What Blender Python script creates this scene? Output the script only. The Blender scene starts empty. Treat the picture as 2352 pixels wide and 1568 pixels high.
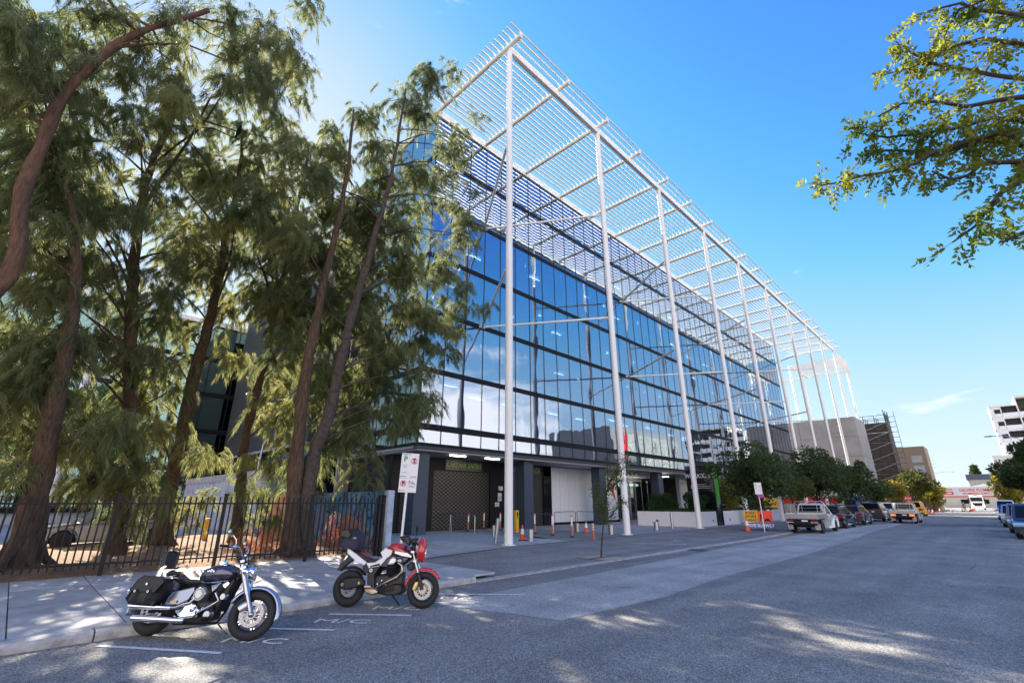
import bpy, bmesh, math, random
import numpy as np
from mathutils import Vector, Matrix
R = math.radians
D = bpy.data
SC = bpy.context.scene
random.seed(7)

# ------------------------------------------------------------------ camera
FPX, CXP, CYP, EYE = 1067.0, 1176.0, 784.0, 1.86
PITCH = math.atan((1153.0 - CYP) / FPX)
YAW = math.atan((2290.0 - CXP) / math.hypot(FPX, 1153.0 - CYP))
cam = D.objects.new('camera', D.cameras.new('camera'))
SC.collection.objects.link(cam)
cam.location = (0, 0, EYE)
cam.rotation_euler = (R(90) + PITCH, 0, YAW)
cam.data.sensor_width = 36.0
cam.data.lens = 36.0 * FPX / 2352.0
cam.data.clip_start = 0.05
cam.data.clip_end = 3000
SC.camera = cam

# ------------------------------------------------------------------ sky, sun, exposure
SUN_EL, SUN_AZ = R(36.5), R(-79.0)          # azimuth from +Y towards +X
world = D.worlds.new('World'); SC.world = world; world.use_nodes = True
nt = world.node_tree; nt.nodes.clear()
def WN(t, **k):
    n = nt.nodes.new(t)
    for a, b in k.items(): setattr(n, a, b)
    return n
wout = WN('ShaderNodeOutputWorld'); bg = WN('ShaderNodeBackground'); sky = WN('ShaderNodeTexSky', sky_type='NISHITA')
sky.sun_disc = False; sky.sun_elevation = SUN_EL; sky.sun_rotation = SUN_AZ % (2 * math.pi)
sky.air_density = 1.0; sky.dust_density = 0.15; sky.ozone_density = 1.6; sky.altitude = 30
tc = WN('ShaderNodeTexCoord'); sep = WN('ShaderNodeSeparateXYZ'); nt.links.new(tc.outputs['Generated'], sep.inputs[0])
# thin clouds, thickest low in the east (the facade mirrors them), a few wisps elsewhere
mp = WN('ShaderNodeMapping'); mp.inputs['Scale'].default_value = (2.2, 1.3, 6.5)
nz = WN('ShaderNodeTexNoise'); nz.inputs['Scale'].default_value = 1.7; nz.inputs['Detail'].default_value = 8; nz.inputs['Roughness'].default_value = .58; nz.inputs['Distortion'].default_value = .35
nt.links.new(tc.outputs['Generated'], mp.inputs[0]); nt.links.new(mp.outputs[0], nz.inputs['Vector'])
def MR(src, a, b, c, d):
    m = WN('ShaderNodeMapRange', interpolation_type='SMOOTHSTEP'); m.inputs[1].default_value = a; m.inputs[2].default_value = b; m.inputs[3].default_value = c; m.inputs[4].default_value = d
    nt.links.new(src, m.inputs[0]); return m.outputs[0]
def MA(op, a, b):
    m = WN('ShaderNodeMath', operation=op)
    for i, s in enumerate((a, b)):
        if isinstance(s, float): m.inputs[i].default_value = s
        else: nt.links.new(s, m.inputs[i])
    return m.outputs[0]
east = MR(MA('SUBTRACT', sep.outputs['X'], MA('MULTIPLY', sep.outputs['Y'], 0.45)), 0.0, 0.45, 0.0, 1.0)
low = MR(MA('SUBTRACT', sep.outputs['Z'], MR(sep.outputs['Y'], 0.25, -0.45, 0.0, 0.42)), 0.40, 0.12, 0.0, 1.0)   # unseen higher bank added in the south-east to brighten the shade
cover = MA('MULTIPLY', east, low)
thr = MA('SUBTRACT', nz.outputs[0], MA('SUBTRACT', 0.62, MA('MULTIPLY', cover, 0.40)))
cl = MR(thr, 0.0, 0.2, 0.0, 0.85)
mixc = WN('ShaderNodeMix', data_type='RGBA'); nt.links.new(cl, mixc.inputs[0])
cp1 = WN('ShaderNodeSeparateColor'); nt.links.new(sky.outputs[0], cp1.inputs[0])
den = MA('ADD', MA('MULTIPLY', cp1.outputs[1], 0.075), 0.70)
dv_ = WN('ShaderNodeVectorMath', operation='SCALE'); nt.links.new(sky.outputs[0], dv_.inputs[0]); nt.links.new(MA('DIVIDE', 1.0, den), dv_.inputs['Scale'])
EXPO = 1.85; KD = .15 * 2 ** EXPO
pre = WN('ShaderNodeVectorMath', operation='SCALE'); nt.links.new(dv_.outputs[0], pre.inputs[0]); pre.inputs['Scale'].default_value = 1 / 12
cv = WN('ShaderNodeRGBCurve'); nt.links.new(pre.outputs[0], cv.inputs['Color'])
for ch, ptsc in enumerate(([(0, 0), (1.3, .10), (1.6, .17), (2.0, .33), (3.0, .58), (4.5, .72), (7, .84), (12, 1.0)], [(0, 0), (1.8, .28), (2.4, .46), (3.0, .62), (4.2, .78), (6, .88), (12, 1.02)], [(0, 0), (2, .62), (3, .85), (4, .97), (6, 1.02), (12, 1.1)])):
    c_ = cv.mapping.curves[ch]; c_.points[0].location = (0, 0); c_.points[1].location = (1, ptsc[-1][1] / 2)
    for p_ in ptsc[1:-1]: c_.points.new(p_[0] / 12, p_[1] / 2)
cv.mapping.update()
post = WN('ShaderNodeVectorMath', operation='SCALE'); nt.links.new(cv.outputs[0], post.inputs[0]); post.inputs['Scale'].default_value = 2.3 / KD
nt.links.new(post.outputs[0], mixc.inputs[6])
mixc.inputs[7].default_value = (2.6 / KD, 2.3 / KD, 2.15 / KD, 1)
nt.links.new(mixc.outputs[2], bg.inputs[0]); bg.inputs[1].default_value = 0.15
nt.links.new(bg.outputs[0], wout.inputs[0])

sl = D.lights.new('sun', 'SUN'); sl.energy = 4.4; sl.angle = R(0.53); sl.color = (1.0, .91, .77)
so = D.objects.new('sun', sl); SC.collection.objects.link(so)
SUNV = Vector((math.sin(SUN_AZ) * math.cos(SUN_EL), math.cos(SUN_AZ) * math.cos(SUN_EL), math.sin(SUN_EL)))
so.rotation_euler = SUNV.to_track_quat('Z', 'Y').to_euler(); so.location = SUNV * 60
SC.view_settings.view_transform = 'Standard'; SC.view_settings.look = 'None'
SC.view_settings.exposure = EXPO; SC.view_settings.gamma = 1; SC.view_settings.use_curve_mapping = False
SC.render.engine = 'CYCLES'
SC.cycles.max_bounces = 7; SC.cycles.transparent_max_bounces = 12; SC.cycles.glossy_bounces = 4; SC.cycles.diffuse_bounces = 3
SC.cycles.caustics_reflective = False; SC.cycles.caustics_refractive = False
SC.cycles.use_denoising = True

# measured points of the place: a view ray cut with the ground, with x = X or with y = Y
_f = Vector((-math.sin(YAW) * math.cos(PITCH), math.cos(YAW) * math.cos(PITCH), math.sin(PITCH)))
_r = Vector((math.cos(YAW), math.sin(YAW), 0)); _u = _r.cross(_f); EYEP = Vector((0, 0, EYE))
def ray(x, y): return _f * FPX + _r * (x - CXP) - _u * (y - CYP)
def G(x, y, z=0.0): d = ray(x, y); return EYEP + d * ((z - EYE) / d.z)
def AX(x, y, X): d = ray(x, y); return EYEP + d * (X / d.x)
def AY(x, y, Y): d = ray(x, y); return EYEP + d * (Y / d.y)
def AD(x, y, dist): d = ray(x, y); return EYEP + d * (dist / math.hypot(d.x, d.y))

# ------------------------------------------------------------------ materials
def mat(name, col, rough=.6, metal=0., var=0., vscale=3., bump=0., bscale=30., coat=0., emit=None, trans=0., col2=None, spec=None, detail=5, stretch=None, space='Object'):
    m = D.materials.new(name); m.use_nodes = True
    n = m.node_tree; L = n.links; b = n.nodes['Principled BSDF']
    c = tuple(col) + (1,)
    b.inputs['Base Color'].default_value = c; b.inputs['Roughness'].default_value = rough; b.inputs['Metallic'].default_value = metal
    b.inputs['Coat Weight'].default_value = coat
    if spec is not None: b.inputs['Specular IOR Level'].default_value = spec
    if emit: b.inputs['Emission Color'].default_value = tuple(emit[:3]) + (1,); b.inputs['Emission Strength'].default_value = emit[3]
    src = None
    if var or bump or col2:
        t = n.nodes.new('ShaderNodeTexCoord')
        if space == 'World':
            t = n.nodes.new('ShaderNodeNewGeometry'); src = t.outputs['Position']
        else: src = t.outputs['Object']
        if stretch:
            mpn = n.nodes.new('ShaderNodeMapping'); mpn.inputs['Scale'].default_value = stretch; L.new(src, mpn.inputs[0]); src = mpn.outputs[0]
    if var or col2:
        z = n.nodes.new('ShaderNodeTexNoise'); z.inputs['Scale'].default_value = vscale; z.inputs['Detail'].default_value = detail; z.inputs['Roughness'].default_value = .65
        L.new(src, z.inputs['Vector'])
        r = n.nodes.new('ShaderNodeValToRGB'); L.new(z.outputs[0], r.inputs[0])
        a = tuple(x * (1 - var) for x in col) + (1,)
        e = (tuple(col2) + (1,)) if col2 else tuple(min(1, x * (1 + var)) for x in col) + (1,)
        r.color_ramp.elements[0].color = a; r.color_ramp.elements[1].color = e
        r.color_ramp.elements[0].position = .35; r.color_ramp.elements[1].position = .65
        L.new(r.outputs[0], b.inputs['Base Color'])
    if bump:
        z2 = n.nodes.new('ShaderNodeTexNoise'); z2.inputs['Scale'].default_value = bscale; z2.inputs['Detail'].default_value = 4; L.new(src, z2.inputs['Vector'])
        bp = n.nodes.new('ShaderNodeBump'); bp.inputs['Strength'].default_value = bump; bp.inputs['Distance'].default_value = .02
        L.new(z2.outputs[0], bp.inputs['Height']); L.new(bp.outputs[0], b.inputs['Normal'])
    return m

def leafmat(name, c1, c2, tr=.45, rough=.55):
    m = D.materials.new(name); m.use_nodes = True; n = m.node_tree; L = n.links
    n.nodes.clear()
    out = n.nodes.new('ShaderNodeOutputMaterial'); df = n.nodes.new('ShaderNodeBsdfPrincipled'); tl = n.nodes.new('ShaderNodeBsdfTranslucent'); mx = n.nodes.new('ShaderNodeMixShader')
    df.inputs['Roughness'].default_value = rough; df.inputs['Specular IOR Level'].default_value = .3
    g = n.nodes.new('ShaderNodeNewGeometry'); z = n.nodes.new('ShaderNodeTexNoise'); z.inputs['Scale'].default_value = .9; z.inputs['Detail'].default_value = 6; z.inputs['Roughness'].default_value = .8
    L.new(g.outputs['Position'], z.inputs['Vector'])
    r = n.nodes.new('ShaderNodeValToRGB'); r.color_ramp.elements[0].position = .35; r.color_ramp.elements[1].position = .65
    r.color_ramp.elements[0].color = tuple(c1) + (1,); r.color_ramp.elements[1].color = tuple(c2) + (1,)
    L.new(z.outputs[0], r.inputs[0]); L.new(r.outputs[0], df.inputs['Base Color'])
    h = n.nodes.new('ShaderNodeHueSaturation'); h.inputs['Hue'].default_value = .475; h.inputs['Value'].default_value = 2.3; h.inputs['Saturation'].default_value = 1.05
    L.new(r.outputs[0], h.inputs['Color']); L.new(h.outputs[0], tl.inputs['Color'])
    mx.inputs[0].default_value = tr; L.new(df.outputs[0], mx.inputs[1]); L.new(tl.outputs[0], mx.inputs[2]); L.new(mx.outputs[0], out.inputs[0])
    return m

def glassmat(name, tint, refl, base=.35, wav=.0, wscale=.5, rough=0.0):
    """window pane: tinted see-through layer under a mirror layer that grows towards grazing angles; panes bow a little"""
    m = D.materials.new(name); m.use_nodes = True; n = m.node_tree; L = n.links; n.nodes.clear()
    out = n.nodes.new('ShaderNodeOutputMaterial'); tr = n.nodes.new('ShaderNodeBsdfTransparent'); gl = n.nodes.new('ShaderNodeBsdfGlossy'); mx = n.nodes.new('ShaderNodeMixShader')
    tr.inputs[0].default_value = tuple(tint) + (1,); gl.inputs[0].default_value = tuple(refl) + (1,); gl.inputs['Roughness'].default_value = rough
    lw = n.nodes.new('ShaderNodeLayerWeight'); lw.inputs[0].default_value = .45
    mr = n.nodes.new('ShaderNodeMapRange'); mr.inputs[3].default_value = base; mr.inputs[4].default_value = .85; L.new(lw.outputs['Fresnel'], mr.inputs[0]); L.new(mr.outputs[0], mx.inputs[0])
    if wav:
        g = n.nodes.new('ShaderNodeNewGeometry'); mpn = n.nodes.new('ShaderNodeMapping'); mpn.inputs['Scale'].default_value = (1, 1, .45); L.new(g.outputs['Position'], mpn.inputs[0])
        oi = n.nodes.new('ShaderNodeObjectInfo'); va = n.nodes.new('ShaderNodeVectorMath'); va.operation = 'ADD'; L.new(mpn.outputs[0], va.inputs[0])
        sc_ = n.nodes.new('ShaderNodeMath'); sc_.operation = 'MULTIPLY'; sc_.inputs[1].default_value = .6; L.new(oi.outputs['Random'], sc_.inputs[0]); L.new(sc_.outputs[0], va.inputs[1])
        z = n.nodes.new('ShaderNodeTexNoise'); z.inputs['Scale'].default_value = wscale; z.inputs['Detail'].default_value = 1.0; L.new(va.outputs[0], z.inputs['Vector'])
        bp = n.nodes.new('ShaderNodeBump'); bp.inputs['Strength'].default_value = 1.0; bp.inputs['Distance'].default_value = wav; L.new(z.outputs[0], bp.inputs['Height']); L.new(bp.outputs[0], gl.inputs['Normal'])
    L.new(tr.outputs[0], mx.inputs[1]); L.new(gl.outputs[0], mx.inputs[2]); L.new(mx.outputs[0], out.inputs[0])
    return m

def asphalt(name, lo, hi, scale=75., patch=.25, bump=.5):
    m = D.materials.new(name); m.use_nodes = True; n = m.node_tree; L = n.links; b = n.nodes['Principled BSDF']; b.inputs['Roughness'].default_value = .82
    g = n.nodes.new('ShaderNodeNewGeometry')
    v = n.nodes.new('ShaderNodeTexVoronoi'); v.inputs['Scale'].default_value = scale; L.new(g.outputs['Position'], v.inputs['Vector'])
    z = n.nodes.new('ShaderNodeTexNoise'); z.inputs['Scale'].default_value = scale * .35; z.inputs['Detail'].default_value = 8; z.inputs['Roughness'].default_value = .85; L.new(g.outputs['Position'], z.inputs['Vector'])
    big = n.nodes.new('ShaderNodeTexNoise'); big.inputs['Scale'].default_value = .55; big.inputs['Detail'].default_value = 7; big.inputs['Roughness'].default_value = .6; L.new(g.outputs['Position'], big.inputs['Vector'])
    r = n.nodes.new('ShaderNodeValToRGB'); L.new(v.outputs['Color'], r.inputs[0])
    r.color_ramp.elements[0].color = tuple(lo) + (1,); r.color_ramp.elements[1].color = tuple(hi) + (1,); r.color_ramp.elements[0].position = .25; r.color_ramp.elements[1].position = .95
    r2 = n.nodes.new('ShaderNodeMapRange'); r2.inputs[1].default_value = .3; r2.inputs[2].default_value = .7; r2.inputs[3].default_value = .6; r2.inputs[4].default_value = 1.4; L.new(z.outputs[0], r2.inputs[0])
    r3 = n.nodes.new('ShaderNodeMapRange'); r3.inputs[1].default_value = .3; r3.inputs[2].default_value = .7; r3.inputs[3].default_value = 1 - patch; r3.inputs[4].default_value = 1 + patch; L.new(big.outputs[0], r3.inputs[0])
    mpl = n.nodes.new('ShaderNodeMapping'); mpl.inputs['Scale'].default_value = (1.3, .04, 1); L.new(g.outputs['Position'], mpl.inputs[0])
    ln = n.nodes.new('ShaderNodeTexNoise'); ln.inputs['Scale'].default_value = 1.0; ln.inputs['Detail'].default_value = 3; L.new(mpl.outputs[0], ln.inputs['Vector'])
    r4 = n.nodes.new('ShaderNodeMapRange'); r4.inputs[1].default_value = .35; r4.inputs[2].default_value = .65; r4.inputs[3].default_value = .86; r4.inputs[4].default_value = 1.1; L.new(ln.outputs[0], r4.inputs[0])
    sn = n.nodes.new('ShaderNodeTexNoise'); sn.inputs['Scale'].default_value = 1.9; sn.inputs['Detail'].default_value = 4; L.new(g.outputs['Position'], sn.inputs['Vector'])
    r5 = n.nodes.new('ShaderNodeMapRange'); r5.inputs[1].default_value = .64; r5.inputs[2].default_value = .74; r5.inputs[3].default_value = 1.; r5.inputs[4].default_value = .62; L.new(sn.outputs[0], r5.inputs[0])
    m5 = n.nodes.new('ShaderNodeMath'); m5.operation = 'MULTIPLY'; L.new(r4.outputs[0], m5.inputs[0]); L.new(r5.outputs[0], m5.inputs[1])
    m6 = n.nodes.new('ShaderNodeMath'); m6.operation = 'MULTIPLY'; L.new(m5.outputs[0], m6.inputs[0]); L.new(r3.outputs[0], m6.inputs[1])
    mm = n.nodes.new('ShaderNodeMath'); mm.operation = 'MULTIPLY'; L.new(r2.outputs[0], mm.inputs[0]); L.new(m6.outputs[0], mm.inputs[1])
    vm = n.nodes.new('ShaderNodeVectorMath'); vm.operation = 'SCALE'; L.new(r.outputs[0], vm.inputs[0]); L.new(mm.outputs[0], vm.inputs['Scale'])
    L.new(vm.outputs[0], b.inputs['Base Color'])
    bp = n.nodes.new('ShaderNodeBump'); bp.inputs['Strength'].default_value = bump; bp.inputs['Distance'].default_value = .006; L.new(v.outputs['Distance'], bp.inputs['Height']); L.new(bp.outputs[0], b.inputs['Normal'])
    return m

M = {}
M['asphalt'] = asphalt('asphalt', (.105, .10, .093), (.47, .45, .415))
M['asphalt_light'] = asphalt('asphalt_light', (.25, .24, .225), (.64, .62, .58))
M['asphalt_dark'] = asphalt('asphalt_dark', (.06, .062, .066), (.24, .242, .25))
M['asphalt_brown'] = asphalt('asphalt_brown', (.13, .125, .115), (.42, .405, .37), scale=60)
M['asphalt_red'] = asphalt('asphalt_red', (.13, .128, .125), (.42, .41, .40), scale=60)
M['slab'] = mat('slab', (.44, .43, .415), .85, var=.2, vscale=2.2, bump=.25, bscale=60, space='World')
M['slab2'] = mat('slab2', (.36, .355, .345), .85, var=.18, vscale=2.5, bump=.25, bscale=60, space='World')
M['kerb'] = mat('kerb', (.42, .41, .39), .85, var=.3, vscale=4, bump=.4, bscale=35, space='World')
M['joint'] = mat('joint', (.03, .03, .03), .9)
M['paint'] = mat('paint', (.92, .91, .88), .7, col2=(.62, .61, .59), vscale=14, space='World')
M['yellow_paint'] = mat('yellow_paint', (.62, .44, .05), .7, var=.2, vscale=9, space='World')
M['mulch'] = mat('mulch', (.20, .11, .06), .95, col2=(.36, .22, .13), vscale=7, bump=1.0, bscale=45, space='World', detail=10)
M['straw'] = mat('straw', (.30, .17, .08), .9, col2=(.45, .28, .14), vscale=9, space='World')
M['earth'] = mat('earth', (.16, .14, .11), .95, var=.2, vscale=.5, space='World')
M['white'] = mat('white', (.84, .84, .83), .42, var=.055, vscale=1.5, stretch=(6, 6, .5), detail=8)
M['white_gloss'] = mat('white_gloss', (.88, .88, .88), .25, coat=.4)
M['cream'] = mat('cream', (.84, .80, .72), .45)
M['navy'] = mat('navy', (.045, .062, .095), .45, var=.08, vscale=2)
M['black'] = mat('black', (.014, .014, .016), .6, spec=.25)
M['black_gloss'] = mat('black_gloss', (.012, .012, .014), .12, coat=.5)
M['charcoal'] = mat('charcoal', (.045, .045, .05), .5, metal=.2)
M['bandm'] = mat('bandm', (.008, .008, .010), .6, spec=.2)
M['soffit'] = mat('soffit', (.34, .34, .36), .6)
M['steel'] = mat('steel', (.55, .55, .56), .28, metal=1., var=.08, vscale=8, stretch=(1, 1, 12))
M['chrome'] = mat('chrome', (.82, .83, .86), .06, metal=1.)
M['darkchrome'] = mat('darkchrome', (.40, .41, .44), .15, metal=1.)
M['tyre'] = mat('tyre', (.018, .018, .019), .75, bump=.2, bscale=60)
M['alloy'] = mat('alloy', (.55, .56, .58), .25, metal=.9)
M['panelw'] = mat('panelw', (.84, .87, .90), .07, coat=1., var=.02, vscale=.4)
M['bark'] = mat('bark', (.035, .022, .014), .95, col2=(.125, .078, .048), vscale=6, bump=1., bscale=14, space='World', stretch=(3, 3, .55), detail=9)
M['bark_red'] = mat('bark_red', (.07, .035, .02), .9, col2=(.15, .08, .045), vscale=5, bump=.9, bscale=12, space='World', stretch=(3, 3, .8), detail=9)
M['bark_grey'] = mat('bark_grey', (.065, .05, .042), .95, var=.4, vscale=7, bump=.8, bscale=20, space='World', detail=8)
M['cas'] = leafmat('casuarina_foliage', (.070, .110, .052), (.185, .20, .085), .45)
M['cas_lit'] = leafmat('casuarina_lit_foliage', (.10, .13, .055), (.22, .225, .085), .5)  # lighter, yellower copy of cas: backlit look put into the colour
M['leaf_fore'] = leafmat('broad_leaf', (.07, .12, .022), (.19, .205, .038), .48)
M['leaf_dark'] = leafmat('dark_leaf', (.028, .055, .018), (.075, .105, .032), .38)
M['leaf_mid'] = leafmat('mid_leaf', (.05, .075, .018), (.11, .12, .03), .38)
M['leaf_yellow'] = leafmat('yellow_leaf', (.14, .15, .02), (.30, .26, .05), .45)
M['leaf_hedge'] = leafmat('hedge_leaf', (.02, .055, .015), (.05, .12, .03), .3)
M['dead'] = leafmat('dead_foliage', (.32, .12, .04), (.50, .24, .10), .3)
M['red'] = mat('red', (.55, .03, .02), .4); M['orange'] = mat('orange', (.75, .10, .02), .5)
M['orange_faded'] = mat('orange_faded', (.62, .14, .08), .6)
M['ylw'] = mat('ylw', (.80, .42, .02), .45)
M['blue'] = mat('blue', (.05, .09, .42), .5)
M['signblue'] = mat('signblue', (.05, .16, .38), .45)
M['signwhite'] = mat('signwhite', (.80, .80, .80), .4); M['tailred'] = mat('tailred', (.35, .012, .01), .2, coat=.6)
M['green'] = mat('green', (.07, .36, .03), .4); M['sgreen'] = mat('sgreen', (.03, .22, .10), .5)
M['signred'] = mat('signred', (.60, .04, .05), .45)
M['concrete'] = mat('concrete', (.36, .355, .345), .85, var=.12, vscale=.35, bump=.2, bscale=8, space='World')
M['concrete_wall'] = mat('concrete_wall', (.38, .37, .35), .9, var=.25, vscale=1.2, bump=.3, bscale=20, space='World')
M['glass_main'] = glassmat('glass_main', (.58, .76, .90), (.80, .87, .97), .36, wav=.009, wscale=.9)
M['glass_side'] = glassmat('glass_side', (.22, .36, .52), (.78, .85, .95), .40, wav=.005, wscale=.6)
M['glass_teal'] = glassmat('glass_teal', (.10, .36, .34), (.55, .85, .88), .22, wav=.01, wscale=.5)
M['glass_clear'] = glassmat('glass_clear', (.45, .55, .52), (.8, .85, .9), .12)
M['carglass'] = mat('carglass', (.010, .011, .014), .08, spec=.22)
M['blind'] = mat('blind', (.72, .82, .86), .8)
M['inner_dark'] = mat('inner_dark', (.22, .27, .36), .8)
M['inner_slab'] = mat('inner_slab', (.45, .48, .52), .8)
M['lamp'] = mat('lamp', (.9, .9, .85), .5, emit=(1, .96, .85, 3.2))

# ------------------------------------------------------------------ builders
COL = SC.collection
def tag(o, label=None, cat=None, group=None, kind=None):
    if label: o['label'] = label
    if cat: o['category'] = cat
    if group: o['group'] = group
    if kind: o['kind'] = kind
    return o
def thing(name, label, cat, loc=(0, 0, 0), rz=0., group=None, tilt=None):
    o = D.objects.new(name, None); COL.objects.link(o); o.location = loc; o.rotation_euler = (tilt[0] if tilt else 0, tilt[1] if tilt else 0, rz)
    o.empty_display_size = .2
    return tag(o, label, cat, group)
def inst(name, me, parent=None, loc=(0, 0, 0), rot=(0, 0, 0), scale=(1, 1, 1)):
    o = D.objects.new(name, me); COL.objects.link(o); o.parent = parent; o.location = loc; o.rotation_euler = rot; o.scale = scale
    return o
def copy_tree(o, parent=None):
    c = o.copy(); COL.objects.link(c); c.parent = parent
    for ch in o.children: copy_tree(ch, c)
    return c

class MB:
    def __init__(s): s.v = []; s.f = []
    def add(s, vs, fs):
        n = len(s.v); s.v += [tuple(v) for v in vs]; s.f += [tuple(i + n for i in f) for f in fs]; return s
    def box(s, c, d, rz=0., m=None):
        x, y, z = (k / 2 for k in d); cs, sn = math.cos(rz), math.sin(rz); vs = []
        for a, b, e in ((-1, -1, -1), (1, -1, -1), (1, 1, -1), (-1, 1, -1), (-1, -1, 1), (1, -1, 1), (1, 1, 1), (-1, 1, 1)):
            px, py, pz = a * x, b * y, e * z
            p = Vector((c[0] + px * cs - py * sn, c[1] + px * sn + py * cs, c[2] + pz)); vs.append(m @ p if m else p)
        return s.add(vs, ((0, 3, 2, 1), (4, 5, 6, 7), (0, 1, 5, 4), (1, 2, 6, 5), (2, 3, 7, 6), (3, 0, 4, 7)))
    def bb(s, x0, x1, y0, y1, z0, z1): return s.box(((x0 + x1) / 2, (y0 + y1) / 2, (z0 + z1) / 2), (abs(x1 - x0), abs(y1 - y0), abs(z1 - z0)))
    def bar(s, a, b, w, h=None, up=(0, 0, 1)):
        a = Vector(a); b = Vector(b); d = (b - a).normalized(); h = h or w; up = Vector(up)
        sd = d.cross(up)
        if sd.length < 1e-4: sd = d.cross(Vector((1, 0, 0)))
        sd.normalize(); up = sd.cross(d); vs = []
        for p in (a, b):
            for i, j in ((-1, -1), (1, -1), (1, 1), (-1, 1)): vs.append(p + sd * (i * w / 2) + up * (j * h / 2))
        return s.add(vs, ((0, 1, 2, 3), (7, 6, 5, 4), (0, 4, 5, 1), (1, 5, 6, 2), (2, 6, 7, 3), (3, 7, 4, 0)))
    def tube(s, pts, rs, n=8, cap=True):
        pts = [Vector(p) for p in pts]; k = len(pts)
        if not hasattr(rs, '__len__'): rs = [rs] * k
        rings = []; a = None
        for i, p in enumerate(pts):
            t = (pts[min(i + 1, k - 1)] - pts[max(i - 1, 0)]).normalized()
            if a is None: a = t.cross(Vector((0, 0, 1)) if abs(t.z) < .9 else Vector((1, 0, 0)))
            a = a - t * a.dot(t)
            if a.length < 1e-3: a = t.orthogonal()
            a.normalize(); ref = a.cross(t).normalized()
            rings.append([p + (a * math.cos(q) + ref * math.sin(q)) * rs[i] for q in (2 * math.pi * j / n for j in range(n))])
        vs = [v for r_ in rings for v in r_]; fs = []
        for i in range(k - 1):
            for j in range(n):
                a, b = i * n + j, i * n + (j + 1) % n; fs.append((a, b, b + n, a + n))
        if cap: fs.append(tuple(range(n - 1, -1, -1))); fs.append(tuple((k - 1) * n + j for j in range(n)))
        return s.add(vs, fs)
    def cyl(s, a, b, r0, r1=None, n=16): return s.tube([a, b], [r0, r0 if r1 is None else r1], n)
    def lathe(s, prof, n=24, c=(0, 0, 0), axis='z', closed=False):
        """prof: (radius, height)"""
        vs = []; fs = []; k = len(prof)
        for (r_, h) in prof:
            for j in range(n):
                q = 2 * math.pi * j / n; a, b = r_ * math.cos(q), r_ * math.sin(q)
                p = {'z': (a, b, h), 'y': (a, h, b), 'x': (h, a, b)}[axis]; vs.append((c[0] + p[0], c[1] + p[1], c[2] + p[2]))
        for i in range(k if closed else k - 1):
            i2 = (i + 1) % k
            for j in range(n): fs.append((i * n + j, i * n + (j + 1) % n, i2 * n + (j + 1) % n, i2 * n + j))
        if not closed:
            if prof[0][0] > 1e-5: fs.append(tuple(range(n)))
            if prof[-1][0] > 1e-5: fs.append(tuple((k - 1) * n + j for j in range(n)))
        return s.add(vs, fs)
    def slab(s, prof, y0, y1, inset=.0, axis='y', round_=2):
        """outline prof (x,z) between y0 and y1; edges rounded off by inset"""
        cx = sum(p[0] for p in prof) / len(prof); cz = sum(p[1] for p in prof) / len(prof); k = len(prof)
        ext = max(max(abs(p[0] - cx) for p in prof), max(abs(p[1] - cz) for p in prof))
        lay = []
        if inset <= 0: lay = [(y0, 0), (y1, 0)]
        else:
            dd = inset if y1 > y0 else -inset
            for i in range(round_ + 1):
                q = math.pi / 2 * i / round_; lay.append((y0 + dd * (1 - math.sin(q)), inset * (1 - math.cos(math.pi / 2 - q))))
            for i in range(round_ + 1):
                q = math.pi / 2 * i / round_; lay.append((y1 - dd * (1 - math.cos(q)), inset * (1 - math.cos(q))))
        nrm = []
        for i in range(k):
            a = prof[i - 1]; b = prof[(i + 1) % k]; dx, dz = b[0] - a[0], b[1] - a[1]; l = math.hypot(dx, dz) or 1; nrm.append((dz / l, -dx / l))
        area = sum(prof[i][0] * prof[(i + 1) % k][1] - prof[(i + 1) % k][0] * prof[i][1] for i in range(k)); sg = -1 if area > 0 else 1
        vs = []
        for (y, ins) in lay:
            for i, p in enumerate(prof):
                x = p[0] + nrm[i][0] * ins * sg; z = p[1] + nrm[i][1] * ins * sg
                vs.append({'y': (x, y, z), 'x': (y, x, z), 'z': (x, z, y)}[axis])
        n = len(lay); fs = []
        for i in range(n - 1):
            for j in range(k): a, b = i * k + j, i * k + (j + 1) % k; fs.append((a, b, b + k, a + k))
        fs.append(tuple(range(k))); fs.append(tuple((n - 1) * k + j for j in range(k)))
        return s.add(vs, fs)
    def loft(s, secs, n=16, cap=True, pw=2.4):
        """secs: (x, zc, halfwidth, halfheight[, yc])"""
        vs = []; fs = []; k = len(secs)
        for sec in secs:
            x, zc, hw, hh = sec[:4]; yc = sec[4] if len(sec) > 4 else 0
            for j in range(n):
                q = 2 * math.pi * j / n; c, d = math.cos(q), math.sin(q)
                vs.append((x, yc + hw * math.copysign(abs(c) ** (2 / pw), c), zc + hh * math.copysign(abs(d) ** (2 / pw), d)))
        for i in range(k - 1):
            for j in range(n): a, b = i * n + j, i * n + (j + 1) % n; fs.append((a, b, b + n, a + n))
        if cap: fs.append(tuple(range(n))); fs.append(tuple((k - 1) * n + j for j in range(n)))
        return s.add(vs, fs)
    def ball(s, c, r, n=12, sc=(1, 1, 1)):
        k = n // 2; vs = []; fs = []
        for i in range(k + 1):
            a = math.pi * i / k
            for j in range(n): q = 2 * math.pi * j / n; vs.append((c[0] + r * sc[0] * math.sin(a) * math.cos(q), c[1] + r * sc[1] * math.sin(a) * math.sin(q), c[2] + r * sc[2] * math.cos(a)))
        for i in range(k):
            for j in range(n): fs.append((i * n + j, i * n + (j + 1) % n, (i + 1) * n + (j + 1) % n, (i + 1) * n + j))
        return s.add(vs, fs)
    def poly(s, pts): n = len(pts); return s.add(pts, (tuple(range(n)),))
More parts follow.
